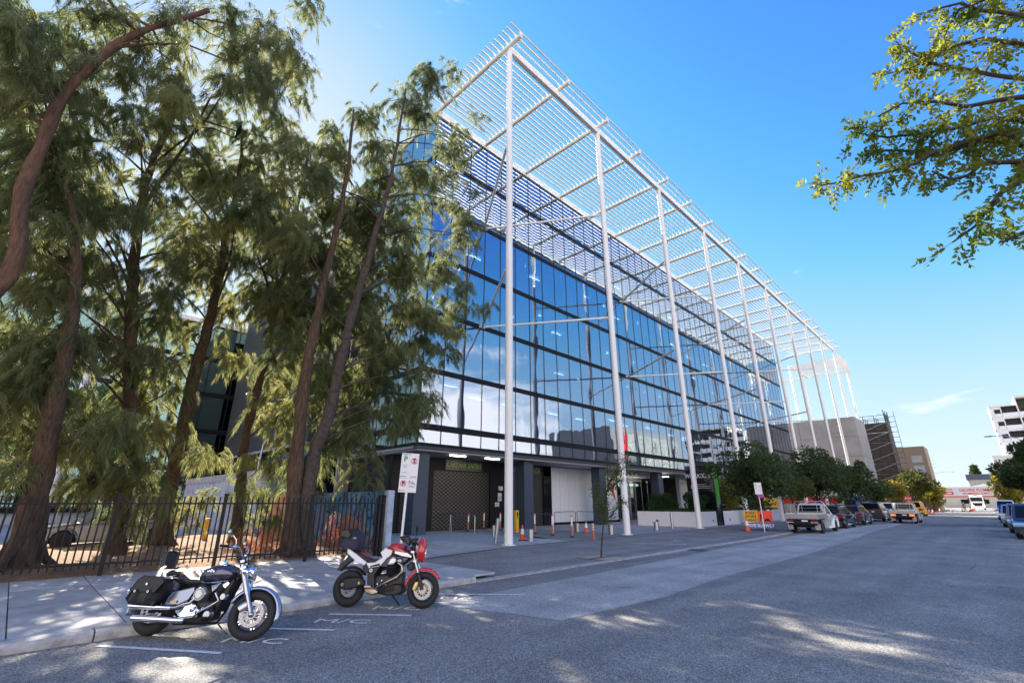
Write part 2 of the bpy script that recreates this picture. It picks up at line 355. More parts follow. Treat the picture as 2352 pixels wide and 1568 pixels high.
    def mesh(s, name, m, smooth=False, angle=40):
        me = D.meshes.new(name); me.from_pydata(s.v, [], s.f); me.materials.append(m)
        bm = bmesh.new(); bm.from_mesh(me); bmesh.ops.remove_doubles(bm, verts=bm.verts, dist=1e-5); bmesh.ops.recalc_face_normals(bm, faces=bm.faces); bm.to_mesh(me); bm.free()
        if smooth:
            me.shade_smooth()
            try: me.set_sharp_from_angle(angle=R(angle))
            except Exception: pass
        return me
    def obj(s, name, m, parent=None, smooth=False, loc=(0, 0, 0), rot=(0, 0, 0), angle=40):
        return inst(name, s.mesh(name, m, smooth, angle), parent, loc, rot)

def sheet(name, pts, z, m, kind='structure', parent=None):
    """flat ground sheet through outline pts; always faces up"""
    pts = [(p[0], p[1]) for p in pts]; k = len(pts)
    if sum(pts[i][0] * pts[(i + 1) % k][1] - pts[(i + 1) % k][0] * pts[i][1] for i in range(k)) < 0: pts = pts[::-1]
    me = D.meshes.new(name); me.from_pydata([(x, y, z) for x, y in pts], [], [tuple(range(k))]); me.materials.append(m)
    o = inst(name, me, parent)
    if kind and not parent: o['kind'] = kind
    return o
def text(name, body, size, m, parent, loc, rot, align='CENTER', sx=1., extrude=.004, bold=0., spacing=1.):
    c = D.curves.new(name, 'FONT'); c.body = body; c.size = size; c.align_x = align; c.align_y = 'CENTER'; c.extrude = extrude; c.offset = bold; c.space_character = spacing; c.resolution_u = 2
    tmp = D.objects.new('tmp', c); me = D.meshes.new_from_object(tmp); D.objects.remove(tmp); D.curves.remove(c)
    if not me.materials: me.materials.append(m)
    o = inst(name, me, parent, loc, rot, (sx, 1, 1)); return o
FACE_STREET = (R(90), 0, R(90))     # lettering read from +x
FACE_SOUTH = (R(90), 0, 0)          # lettering read from -y
def rawmesh(name, verts, faces_n, nv, m):
    """verts (N,3) array of disjoint polygons with nv corners each"""
    me = D.meshes.new(name); N = len(verts); P = N // nv
    me.vertices.add(N); me.vertices.foreach_set('co', np.ascontiguousarray(verts, dtype=np.float32).ravel())
    me.loops.add(N); me.loops.foreach_set('vertex_index', np.arange(N, dtype=np.int32))
    me.polygons.add(P); me.polygons.foreach_set('loop_start', np.arange(0, N, nv, dtype=np.int32)); me.polygons.foreach_set('loop_total', np.full(P, nv, dtype=np.int32))
    me.update(); me.materials.append(m); return me

# ================================================================== GROUND
sheet('ground', [(-400, -200), (300, -200), (300, 900), (-400, 900)], -.06, M['earth'])
KX = -9.55                                   # kerb line on the building side
sheet('road', [(KX, -60), (3.4, -60), (3.4, 215), (KX - 1.2, 215), (KX - 1.2, 44), (KX, 36)], 0, M['asphalt'])
sheet('road_far', [(-120, 215), (60, 215), (60, 232), (-120, 232)], 0.0, M['asphalt_light'])
lp = [G(1000, 1387), G(1290, 1424), (-5.35, 10), G(1640, 1330), (-5.6, 22), (-5.9, 33), G(2000, 1221), (-6.6, 60), (-7.2, 60), (-8.8, 45), (-9.0, 34), G(1660, 1258), (-8.6, 18), (-8.35, 12), (-8.3, 8)]
sheet('road_patch_light', lp, .004, M['asphalt_light'])
sheet('road_patch_dark', [G(2110, 1209), G(2290, 1209), G(2290, 1203), G(2118, 1203)], .004, M['asphalt_dark'])
ck = random.Random(4)
for (x, y, L_, a) in ((-5.8, 16, 6, 1.62), (-1.2, 20, 9, 1.5), (-3.3, 30, 10, 1.7), (-7.2, 11.5, 3, 1.9)):
    pa, pb = [], []; a_ = a
    for i in range(int(L_ * 6)):
        a_ += ck.uniform(-.5, .5); a_ = a + (a_ - a) * .8; x += .17 * math.cos(a_); y += .17 * math.sin(a_); w = .006 + .006 * ck.random(); pa.append((x - w, y)); pb.append((x + w, y))
    sheet('road_crack', pa + pb[::-1], .0035, M['joint'])
# kerb and footpath (left), raised; flush apron in front of the building
FP = .13
ft = thing('footpath', None, None); ft['kind'] = 'structure'; del_keys = None
sheet('footpath_base', [(-16.6, -40), (-9.8, -40), (-9.8, 8.6), (-16.6, 8.6)], FP - .007, M['joint'], parent=ft)
sm = {}
for iy in range(-9, 7):
    y0 = .35 + iy * 1.28
    for ix in range(4):
        x0 = -9.82 - 1.68 * (ix + 1)
        k = random.choice('ab')
        if k not in sm: sm[k] = MB().box((0, 0, 0), (1.662, 1.26, .05)).mesh('paving_slab', M['slab'] if k == 'a' else M['slab2'])
        inst('paving_slab', sm[k], ft, (x0 + .84, y0 + .64, FP - .025 + random.uniform(-.002, .002)), (random.uniform(-.002, .002), random.uniform(-.002, .002), 0))
kb = thing('kerb', None, None); kb['kind'] = 'structure'
prof = [(-.30, -.05), (0, -.05), (0, .08), (-.03, .12), (-.08, FP + .003), (-.30, FP + .003)]
km = MB().slab([(p[0], p[1]) for p in prof], 0, 2.38).mesh('kerb_stone', M['kerb'], True, 30)
for i in range(-8, 4): inst('kerb_stone', km, kb, (KX, -1.15 + 2.4 * i - .0, 0))
# lowered kerb line along the apron
lowk = MB().bb(-.28, 0, 0, 2.38, -.05, .022).mesh('kerb_stone', M['kerb'])
for i in range(0, 14): inst('kerb_stone', lowk, kb, (KX - (0 if i < 9 else (i - 8) * .12), 8.45 + 2.4 * i, 0), (0, 0, R(0 if i < 9 else 3)))
km2 = MB().slab(prof, 0, 2.38).mesh('kerb_stone', M['kerb'], True, 30)
for i in range(0, 40): inst('kerb_stone', km2, kb, (KX - 1.15, 40.6 + 2.4 * i, 0))
rk = thing('kerb', None, None); rk['kind'] = 'structure'
for i in range(0, 70): inst('kerb_stone', km2, rk, (3.1 + .3, 10 + 2.4 * i, 0), (0, 0, R(180)))
sheet('footpath_right', [(3.7, -30), (9, -30), (9, 200), (3.7, 200)], .13, M['slab2'])
# apron: dark small-unit paving
PADL = -16.0
sheet('apron', [(-30, 8.6), (KX - .27, 8.6), (KX - .27, 30), (KX - .5, 34), (KX - 1.4, 41), (KX - 1.4, 215), (-30, 215)], .008, M['asphalt_brown'])
sheet('apron_band', [(-16.0, 26.6), (KX - .3, 26.9), (KX - .3, 30.2), (-16.0, 28.3)], .012, M['asphalt_red'])
sheet('forecourt', [(-30, 8.6), (G(990, 1283).x + .1, 9.6), (-15.55, 15.2), (-15.9, 25.8), (-16.1, 50), (-30, 50)], .012, M['slab2'])
drain = MB().bb(-.05, .05, 0, 1, 0, .006)
sheet('drain_line', [(-14.35, 9.7), (-15.45, 15.2), (-15.8, 25.8), (-16.0, 50), (-16.12, 50), (-15.93, 25.8), (-15.58, 15.2), (-14.5, 9.7)], .017, M['joint'])
# pale paver fields in the forecourt
def field(pts): return sheet('paver_field', pts, .017, M['slab'], parent=fc)
fc = thing('paver_fields', None, None); fc['kind'] = 'structure'
for pts in ([G(870, 1265), G(1010, 1241), G(1145, 1254), G(985, 1277)], [G(1150, 1242), G(1230, 1232), G(1300, 1243), G(1190, 1250)], [G(872, 1245), G(920, 1236), G(990, 1237), G(872, 1255)], [G(1390, 1210), G(1430, 1203), G(1540, 1212), G(1470, 1216)]):
    field(pts)
sheet('driveway', [(-30, 21.2), (-16.0, 20.4), (-15.8, 27), (-30, 28)], .017, M['asphalt_brown'])
def stripe(name, a, b, w, m, z, parent=None):
    a = Vector((a[0], a[1], 0)); b = Vector((b[0], b[1], 0)); d = (b - a).normalized(); s_ = Vector((-d.y, d.x, 0)) * w / 2
    return sheet(name, [a + s_, b + s_, b - s_, a - s_], z, m, parent=parent)
mk = thing('road_markings', None, None); mk['kind'] = 'structure'
for a, b in (((225, 1483), (507, 1500)), ((600, 1443), (768, 1447)), ((755, 1410), (945, 1413)), ((1000, 1364), (1205, 1365)), ((1000, 1384), (1090, 1385))):
    stripe('bay_line', G(*a), G(*b), .085, M['paint'], .008, mk)
for x, y in ((2291, 1248.6), (2312, 1274), (2284, 1229), (2277, 1215), (2276, 1207), (2270, 1199), (2268, 1193)):
    p = G(x, y); stripe('bay_line', p, (p.x + 2.2, p.y + .15), .09, M['paint'], .008, mk)
stripe('bay_line', G(1640, 1241), G(1830, 1246), .05, M['paint'], .008, mk) if False else None
for y in (41, 47, 53): stripe('bay_tick', (-7.8, y), (-8.6, y), .09, M['paint'], .008, mk)
def rtext(body, px, size, rz, sx=1.): 
    p = G(*px); return text('road_lettering', body, size, M['paint'], mk, (p.x, p.y, .009), (0, 0, rz), sx=sx, extrude=0.001, bold=0.0)
hd = math.atan2(.93, 1.28)
for px in ((785, 1427), (912, 1397), (583, 1472), (1060, 1374)): rtext('M/C', px, .36, R(40), 1.5)
wr = random.Random(9)
for (xa, xb, y) in ((1450, 1570, 1247.5), (1538, 1562, 1241.5)):
    x = xa
    while x < xb:
        a = G(x, y + (x - xa) * .018); w = wr.uniform(3, 7); b = G(x + w, y + (x - xa) * .018 + wr.uniform(-.8, .8)); stripe('worn_lettering', a, b, .09, M['paint'], .009, mk); x += w + wr.uniform(1.5, 5)
ym = thing('yellow_markings', None, None); ym['kind'] = 'structure'
for a, b in (((872, 1250), (1170, 1258)), ((872, 1234), (990, 1237)), ((990, 1262), (1060, 1271))): pass
ypts = [G(870, 1233), G(1060, 1262), G(1172, 1253)]
for a, b in zip(ypts[:-1], ypts[1:]): stripe('yellow_line', a, b, .10, M['yellow_paint'], .023, ym)
stripe('yellow_line', G(925, 1237), G(1010, 1231.5), .08, M['yellow_paint'], .023, ym)
stripe('yellow_line', G(1255, 1222), G(1420, 1232), .08, M['yellow_paint'], .023, ym)
stripe('yellow_line', G(1180, 1233), G(1340, 1230), .08, M['yellow_paint'], .023, ym) if False else None
# yard behind the fence: mulch, asphalt car park beyond
rs = np.random.RandomState(3)
nx, ny = 60, 90; X = np.linspace(-30, -16.35, nx); Y = np.linspace(-20, 10.1, ny); vs = []; fs = []
for j in range(ny):
    for i in range(nx):
        x, y = X[i], Y[j]; e = min(1, (-16.35 - x) / 1.2)
        z = FP - .03 + e * (.10 + .05 * math.sin(x * 1.7 + y) + .04 * math.sin(y * 2.3 - x) + .03 * rs.rand())
        if i == nx - 1: x += .12 * math.sin(y * 3.1) + .08 * rs.rand()
        vs.append((x, y, z))
for j in range(ny - 1):
    for i in range(nx - 1): a = j * nx + i; fs.append((a, a + 1, a + nx + 1, a + nx))
me = D.meshes.new('mulch_bed'); me.from_pydata(vs, [], fs); me.materials.append(M['mulch']); me.shade_smooth(); tag(inst('mulch_bed', me), kind='structure')
sheet('car_park', [(-60, -60), (-30, -60), (-30, 12), (-60, 12)], .10, M['asphalt_light'])
N = 26000
c = np.stack([rs.uniform(-27, -16.15, N), rs.uniform(-7, 10, N), np.zeros(N)], 1)
c[:9000, 0] = rs.uniform(-17.9, -16.1, 9000)
c[:, 2] = FP + .10 * np.clip((-16.35 - c[:, 0]) / 1.2, 0, 1) + rs.uniform(.0, .07, N)
a = rs.uniform(0, 2 * np.pi, N); ln = rs.uniform(.08, .2, N)
dv = np.stack([np.cos(a), np.sin(a), rs.uniform(-.2, .2, N)], 1) * ln[:, None]; sd = np.stack([-np.sin(a), np.cos(a), 0 * a], 1) * .004
v = np.stack([c - sd, c + sd, c + dv], 1).reshape(-1, 3)
tag(inst('needle_litter', rawmesh('needle_litter', v, None, 3, M['straw'])), 'brown fallen needles lying over the mulch under the trees', 'leaf litter', kind='stuff')

# ================================================================== THE GLASS BUILDING
FX, FY0, FZ0, FTOP = -24.4, 16.5, 5.0, 30.7
NP = 47; PW = 1.72; FY1 = FY0 + NP * PW
bands = [(5.0, 5.35), (6.15, 6.55), (9.85, 10.2), (14.0, 14.35), (18.2, 18.55), (22.5, 22.85), (26.7, 27.05)]
rows = [(5.35, 6.15), (6.55, 9.85), (10.2, 14.0), (14.35, 18.2), (18.55, 22.5), (22.85, 26.7), (27.05, 30.6)]
SIDEX = -34.7
B = thing('glass_office_building', 'long blue glass office block with dark horizontal bands and black ground floor', 'office building', (FX, FY0, 0))
LX = lambda p: (p[0] - FX, p[1] - FY0, p[2])
# panes (parts), 282 on the street face, then the side face
def pane_mesh(h, m, ax='x'):
    w = PW - .05
    return (MB().bb(-.012, .012, -w / 2, w / 2, -h / 2, h / 2) if ax == 'x' else MB().bb(-w / 2, w / 2, -.012, .012, -h / 2, h / 2)).mesh('pane', m)
pmesh = {i: pane_mesh(b - a - .02, M['glass_main']) for i, (a, b) in enumerate(rows)}
far = MB()
for k in range(NP):
    for i, (a, b) in enumerate(rows):
        yc = (k + .5) * PW; zc = (a + b) / 2
        if k < 38 or i > 5:
            inst('pane', pmesh[i], B, (0, yc, zc), (0, random.uniform(-.0012, .0012), random.uniform(-.002, .002)))
        else: far.bb(-.012, .012, yc - PW / 2 + .025, yc + PW / 2 - .025, a + .01, b - .01)
tag(far.obj('far_panes', M['glass_main'], B), kind='stuff')
psm = {i: pane_mesh(b - a - .02, M['glass_side'], 'y') for i, (a, b) in enumerate(rows)}
for k in range(6):
    for i, (a, b) in enumerate(rows): inst('pane', psm[i], B, (-(k + .5) * PW, 0, (a + b) / 2), (random.uniform(-.001, .001), 0, random.uniform(-.002, .002)))
mul = MB().bb(-.06, .03, -.028, .028, FZ0 + .3, FTOP).mesh('mullion', M['black'])
for k in range(NP + 1): inst('mullion', mul, B, (0, k * PW, 0))
mul2 = MB().bb(-.028, .028, -.03, .06, FZ0 + .3, FTOP).mesh('mullion', M['black'])
for k in range(1, 7): inst('mullion', mul2, B, (-k * PW, 0, 0))
LEN = NP * PW
for a, b in bands[1:]:
    MB().bb(-.09, .055, -.055, LEN + .05, a, b).obj('spandrel_band', M['bandm'], B)
    MB().bb(-10.3, -.092, -.055, .09, a, b).obj('spandrel_band', M['bandm'], B)
# louvred grooves of the lowest band
MB().bb(-.3, .10, -.10, LEN + .1, 4.98, 5.14).obj('ledge', M['charcoal'], B)
MB().bb(-10.3, -.3, -.10, .2, 4.98, 5.14).obj('ledge', M['soffit'], B)
MB().bb(-.25, .07, -.07, LEN + .05, 5.14, 5.35).obj('spandrel_band', M['bandm'], B)
MB().bb(-10.3, -.25, -.07, .2, 5.14, 5.35).obj('spandrel_band', M['bandm'], B)
MB().bb(-.5, .12, -.12, LEN + .1, 30.6, 31.25).obj('parapet', M['white'], B)
MB().bb(-10.3, -.5, -.12, .4, 30.6, 31.25).obj('parapet', M['white'], B)
MB().bb(-10.3, -.3, .3, LEN, 30.5, 30.9).obj('roof', M['soffit'], B)
MB().bb(-10.3, -.02, .02, LEN, 4.86, 4.97).obj('soffit', M['soffit'], B)
MB().bb(-10.3, -.5, LEN - .3, LEN, 5, 30.5).obj('end_wall', M['inner_slab'], B)
MB().bb(-10.6, -10.3, .02, LEN, 0, 30.5).obj('back_wall', M['concrete'], B)
for a, b in bands[1:]: MB().bb(-9, -.12, .12, LEN - .4, a + .02, b - .02).obj('floor_slab', M['inner_slab'], B)
MB().bb(-9.2, -9, .2, LEN - .4, 5.2, 30.4).obj('core_wall', M['inner_dark'], B)
rr = random.Random(11)
bl = {}
for k in range(NP):
    for i in range(2, 7):
        q = rr.random()
        if q < .72:
            a, b = rows[i]; f = rr.choice((.3, .45, .6, .8, 1.0)); h = (b - a) * f
            key = (i, f)
            if key not in bl: bl[key] = MB().bb(-.005, .005, -.70, .70, -h, 0).mesh('blind', M['blind'])
            if k < 36: inst('blind', bl[key], B, (-.32, (k + .5) * PW, b - .02))
lm = MB().bb(-.06, .06, -.7, .7, -.02, .02).mesh('ceiling_lamp', M['lamp'])
for k in range(2, 34, 2):
    for i in range(1, 6):
        if rr.random() < .75: inst('ceiling_lamp', lm, B, (-rr.choice((1.6, 2.6, 3.6)), (k + rr.random()) * PW, rows[i][1] - .12))
# ground floor: recessed walls, shutters, columns, white panels (all back-painted behind the forecourt)
WX = -3.2     # recess
MB().bb(WX - .3, WX, .3, 3.3, 0, 4.86).obj('louvred_wall', M['black'], B)
lou = MB().bb(0, .03, 0, 2.9, 0, .05).mesh('louvre_slat', M['charcoal'])
for z in range(44): inst('louvre_slat', lou, B, (WX + .0, .33, .1 + z * .108))
lou2 = MB().bb(0, 7.2, -.03, 0, 0, .05).mesh('louvre_slat', M['charcoal'])
MB().bb(-11.0, WX - .3, 1.0, 1.3, 0, 4.86).obj('louvred_wall', M['black'], B)
for z in range(44): inst('louvre_slat', lou2, B, (-10.2, .997, .1 + z * .108))
M['perf'] = D.materials.new('perforated_slat'); M['perf'].use_nodes = True
n = M['perf'].node_tree; L = n.links; b = n.nodes['Principled BSDF']; b.inputs['Roughness'].default_value = .35; b.inputs['Metallic'].default_value = .6
g = n.nodes.new('ShaderNodeNewGeometry'); s1 = n.nodes.new('ShaderNodeSeparateXYZ'); L.new(g.outputs['Position'], s1.inputs[0])
def MN(op, a, bb_=None):
    m_ = n.nodes.new('ShaderNodeMath'); m_.operation = op
    for i, s_ in enumerate((a, bb_)):
        if s_ is None: continue
        if isinstance(s_, (int, float)): m_.inputs[i].default_value = s_
        else: L.new(s_, m_.inputs[i])
    return m_.outputs[0]
fr = MN('FRACT', MN('ADD', MN('MULTIPLY', s1.outputs['Y'], 2.6), 0.0)); on = MN('GREATER_THAN', fr, .45)
rmp = n.nodes.new('ShaderNodeMix'); rmp.data_type = 'RGBA'; L.new(on, rmp.inputs[0]); rmp.inputs[6].default_value = (.012, .012, .013, 1); rmp.inputs[7].default_value = (.20, .18, .12, 1)
L.new(rmp.outputs[2], b.inputs['Base Color'])
M['perf2'] = M['perf'].copy(); M['perf2'].name = 'perforated_slat_offset'
[x for x in M['perf2'].node_tree.nodes if x.type == 'MATH' and x.operation == 'ADD'][0].inputs[1].default_value = .5
for (y0, y1, top) in ((3.7, 9.1, 3.95), (11.2, 15.4, 3.95)):
    MB().bb(WX - .25, WX - .2, y0, y1, 0, top).obj('roller_shutter', M['black'], B)
    sh = inst('roller_shutter', MB().bb(WX - .16, WX - .12, y0, y1, top - .02, top + .1).mesh('housing', M['charcoal']), B)
    s_lat = [MB().bb(0, .022, 0, y1 - y0, .014, .05).mesh('slat', M['perf' + q]) for q in ('', '2')]; s_d = MB().bb(0, .05, 0, y1 - y0, 0, .055).mesh('slat', M['charcoal'])
    for z in range(int(top / .125)):
        inst('slat', s_d, sh, (WX - .2, y0, .06 + z * .125)); inst('slat', s_lat[z % 2], sh, (WX - .2, y0, .115 + z * .125))
MB().bb(WX - .3, WX, 3.3, 16.4, 4.03, 4.86).obj('shopfront_header', M['black'], B)
MB().bb(WX - .3, WX, 3.3, 3.7, 0, 4.03).obj('wall_pier', M['black'], B)
MB().bb(WX - .3, WX, 9.1, 11.2, 0, 4.03).obj('wall_pier', M['black'], B)
MB().bb(WX - .3, WX, 15.4, 16.4, 0, 4.86).obj('wall_pier', M['black_gloss'], B)
# white glossy panels
wp = MB().bb(0, .04, 0, 1.13, .22, 4.82).mesh('wall_panel', M['panelw'])
MB().bb(WX - .4, WX - .05, 16.4, 27.2, 0, 4.86).obj('panel_backing', M['black'], B)
for k in range(9): inst('wall_panel', wp, B, (WX - .04, 16.45 + k * 1.16, 0))
# entrance: recessed glazed lobby
EY0, EY1 = 30.0, 42.0
MB().bb(-9, -8.9, EY0 - 2.5, EY1, 0, 4.86).obj('lobby_back_wall', M['signwhite'], B)
MB().bb(-9, WX - .05, 27.0, 27.2, 0, 4.86).obj('lobby_side_wall', M['panelw'], B)
MB().bb(-8.9, -8.8, 29, 41, 3.9, 4.1).obj('lobby_lamp', M['lamp'], B)
MB().bb(-8.0, -7.6, 36.5, 39, .9, 1.1).bb(-7.9, -7.7, 36.6, 38.9, 0, .9).obj('reception_desk', M['paint'], B)
MB().slab([(25.6, 3.3), (25.9, 3.6), (26.2, 3.3), (26.5, 2.2), (26.3, 2.1)], WX + .002, WX + .02, axis='x').obj('orange_mark', M['orange'], B)
for k in range(9):
    MB().bb(-7.02, -7.0, 28.0 + k * 1.5, 29.46 + k * 1.5, .1, 4.3).obj('lobby_pane', M['glass_clear'], B)
    MB().bb(-7.06, -6.97, 29.46 + k * 1.5, 29.5 + k * 1.5, 0, 4.4).obj('lobby_mullion', M['steel'], B)
dr = MB().bb(-6.96, -6.9, 33.0, 35.6, 2.55, 2.65).bb(-6.96, -6.9, 33.0, 33.08, 0, 2.55).bb(-6.96, -6.9, 34.26, 34.34, 0, 2.55).bb(-6.96, -6.9, 35.52, 35.6, 0, 2.55).obj('door_frame', M['steel'], B)
for k in range(4): inst('wall_panel', wp, B, (WX - .5, 42.2 + k * 1.15, 0))
MB().bb(WX - .9, WX - .51, 42.0, 60.0, 0, 4.86).obj('panel_backing', M['inner_slab'], B)
for k in range(6): MB().bb(-2.6, -.8, 33.0 + k * .22, 33.06 + k * .22, 4.5, 4.55).obj('ceiling_batten', M['lamp'], B) if k in (1, 3) else None
# navy columns carrying the overhang
cm = MB().bb(-.45, .45, -.5, .5, 0, 4.9).mesh('support_column', M['navy'])
for y in (.85, 10.6, 20.5, 31.3, 41.5, 51.6, 61.7, 71.8): inst('support_column', cm, B, (-1.0, y, 0))
# lamps in the soffit
for y in (3.2, 6.4): MB().bb(-.9, -.75, y, y + 1.3, 4.78, 4.86).obj('soffit_lamp', M['lamp'], B)
MB().lathe([(.0, 4.70), (.06, 4.70), (.09, 4.76), (.09, 4.87)], 12, (-1.6, 2.0, 0)).obj('dome_camera', M['cream'], B)
# plates with lettering over the two openings
M['brushed'] = mat('brushed', (.07, .065, .06), .35, metal=.6, var=.2, vscale=1.2)
M['neon'] = mat('neon', (.30, .45, .06), .5)
for (yc, w, body) in ((6.4, 3.5, 'CARPARK ENTRY'), (13.2, 3.5, 'LOADING DOCK')):
    MB().bb(WX, WX + .05, yc - w / 2, yc + w / 2, 4.06, 4.8).obj('name_plate', M['brushed'], B)
    text('lettering', body, .50, M['neon'], B, (WX + .055, yc, 4.42), FACE_STREET, sx=.86, bold=.006)
# alarm box and small notices on the pier between the openings
bx = MB().bb(WX, WX + .14, 9.95, 10.3, 2.75, 3.05).obj('alarm_box', M['signwhite'], B); MB().ball((WX + .07, 10.12, 2.7), .07).obj('red_lamp', M['red'], B)
MB().bb(WX, WX + .012, 9.9, 10.3, 1.95, 2.55).obj('notice', M['signwhite'], B); MB().bb(WX, WX + .012, 9.6, 10.05, 1.55, 1.86).obj('notice', M['signwhite'], B)
for z in (2.25, 2.17, 2.09): text('lettering', 'NO PARKING' if z > 2.2 else 'DRIVEWAY', .06, M['black'], B, (WX + .014, 10.1, z), FACE_STREET)
for z in (1.78, 1.70, 1.62): text('lettering', 'WARNING' if z > 1.75 else 'CAMERAS IN USE', .05, M['black'], B, (WX + .014, 9.83, z), FACE_STREET)

# ------------------------------------------------------------------ white canopy: columns, beams, louvre bars
CX, CY, CS = -16.3, 16.3, 10.12
K = thing('white_steel_canopy', 'tall white steel canopy of louvre bars on slender round columns along the street', 'canopy', (CX, CY, 0))
colm = MB().tube([(0, 0, 0), (0, 0, .5), (0, 0, 30.2)], [.205, .205, .185], 20).mesh('column', M['white'], True)
for k in range(10): inst('column', colm, K, (0, k * CS, 0))
bp_ = MB().cyl((0, 0, 0), (0, 0, .03), .34, n=20).mesh('base_plate', M['white'])
bt = MB()
for q in range(8): bt.cyl((.285 * math.cos(q * .785), .285 * math.sin(q * .785), .03), (.285 * math.cos(q * .785), .285 * math.sin(q * .785), .075), .018, n=6)
btm = bt.mesh('anchor_bolts', M['steel'])
for k in range(6): inst('anchor_bolts', btm, K, (0, k * CS, .018))
for k in range(10): inst('base_plate', bp_, K, (0, k * CS, .018))
CL = 9 * CS
for k in range(9): MB().bb(-.15, .15, k * CS + .01, (k + 1) * CS - .01, 30.15, 30.62).obj('edge_beam', M['white'], K)
xb = MB().tube([(-8.35, 0, 0), (1.05, 0, 0)], .16, 12).mesh('cross_beam', M['cream'], True)
for k in range(19): inst('cross_beam', xb, K, (0, k * CS / 2, 30.85))
lb = MB().bb(-.033, .033, -.95, CL + .6, -.055, .055).mesh('louvre_bar', M['cream'])
for k in range(22): inst('louvre_bar', lb, K, (-7.35 + k * .4, 0, 31.12))
# horizontal V struts from facade nodes to the columns
for j in range(5):
    for z in (14.15, 22.6):
        yn = 5.15 + j * 2 * CS
        if yn > LEN + 2: continue
        node = (FX - CX + .12, yn, z)
        MB().tube([node, (-.25, j * 2 * CS, z)], .085, 8).obj('strut', M['white'], K, True)
        MB().tube([node, (-.25, (j * 2 + 1) * CS, z)], .085, 8).obj('strut', M['white'], K, True)
        MB().box((node[0], node[1], z), (.16, .5, .18)).obj('node_bracket', M['white'], K)
# return frame at the far end
for k, (x, y) in enumerate(((-8.2, 9 * CS), (-8.2, 10 * CS), (0, 10 * CS))): inst('column', colm, K, (x, y, -1.4))
for k in range(3): MB().tube([(-16 + k * 8.0, 9 * CS + .2, 28.6), (-16 + k * 8.0, 10.2 * CS, 28.6)], .16, 10).obj('cross_beam', M['cream'], K, True)
MB().bb(-16.2, .3, 10.2 * CS, 10.2 * CS + .3, 28.4, 28.9).obj('edge_beam', M['cream'], K)
lb2 = MB().bb(-8.6, .6, -.035, .035, -.05, .05).mesh('louvre_bar', M['cream'])
for k in range(16): inst('louvre_bar', lb2, K, (0, 9 * CS + .7 + k * .62, 28.95))
for k in range(10): MB().bb(.25, .35, 9 * CS + 1 + k, 9 * CS + 1.12 + k, 26.9, 30.2).obj('end_screen_bar', M['cream'], K)

# louvred wing and neighbour glass block behind the trees
M['ribm'] = mat('ribm', (.10, .10, .115), .5, metal=.3)
Wg = thing('louvred_wing', 'dark ribbed metal-clad wing behind the casuarina trunks', 'building', (-36, 14.6, 0))
MB().bb(-22, -.2, 0, 12, 6.2, 24).obj('wall', M['charcoal'], Wg)  # height added and front brought forward to shade the apron
rb = MB().bb(-22, -.2, -.07, 0, 0, .09).mesh('rib', M['ribm'])
for k in range(88): inst('rib', rb, Wg, (0, 0, 6.3 + k * .2))
MB().bb(-22, -.2, .5, 12, 0, 6.0).obj('ground_floor', M['black_gloss'], Wg)
MB().bb(-22.2, 0, -.3, 0, 6.0, 6.2).obj('ledge', M['soffit'], Wg)
N2 = thing('teal_glass_building', 'teal glass office block seen between the casuarina trunks', 'office building', (-60, -8, 0))
tp = MB().bb(-.02, .02, -1.2, 1.2, -1.75, 1.75).mesh('pane', M['glass_teal'])
for k in range(22):
    for i in range(5): inst('pane', tp, N2, (0, 1.25 + k * 2.5, 3.2 + i * 4.0), (0, 0, random.uniform(-.01, .01)))
for i in range(6): MB().bb(-.15, .1, 0, 55, 1.0 + i * 4.0, 1.4 + i * 4.0).obj('spandrel_band', M['bandm'], N2)
for k in range(23): MB().bb(-.05, .05, k * 2.5 - .04, k * 2.5 + .04, 1.4, 21).obj('mullion', M['black'], N2)
MB().bb(-12, -.3, 0, 55, 0, 21.2).obj('inner_core', M['inner_slab'], N2)
MB().bb(-12, .2, 0, 55, 21.2, 21.7).obj('roof', M['white'], N2)
for k in range(7): MB().tube([(3.5, 2 + k * 8, 0), (3.5, 2 + k * 8, 20.5)], .28, 10).obj('column', M['white'], N2, True)
for k in range(12): MB().bb(0, 4, 1 + k * 4.6, 1.2 + k * 4.6, 20.6, 20.9).obj('roof_beam', M['white'], N2)
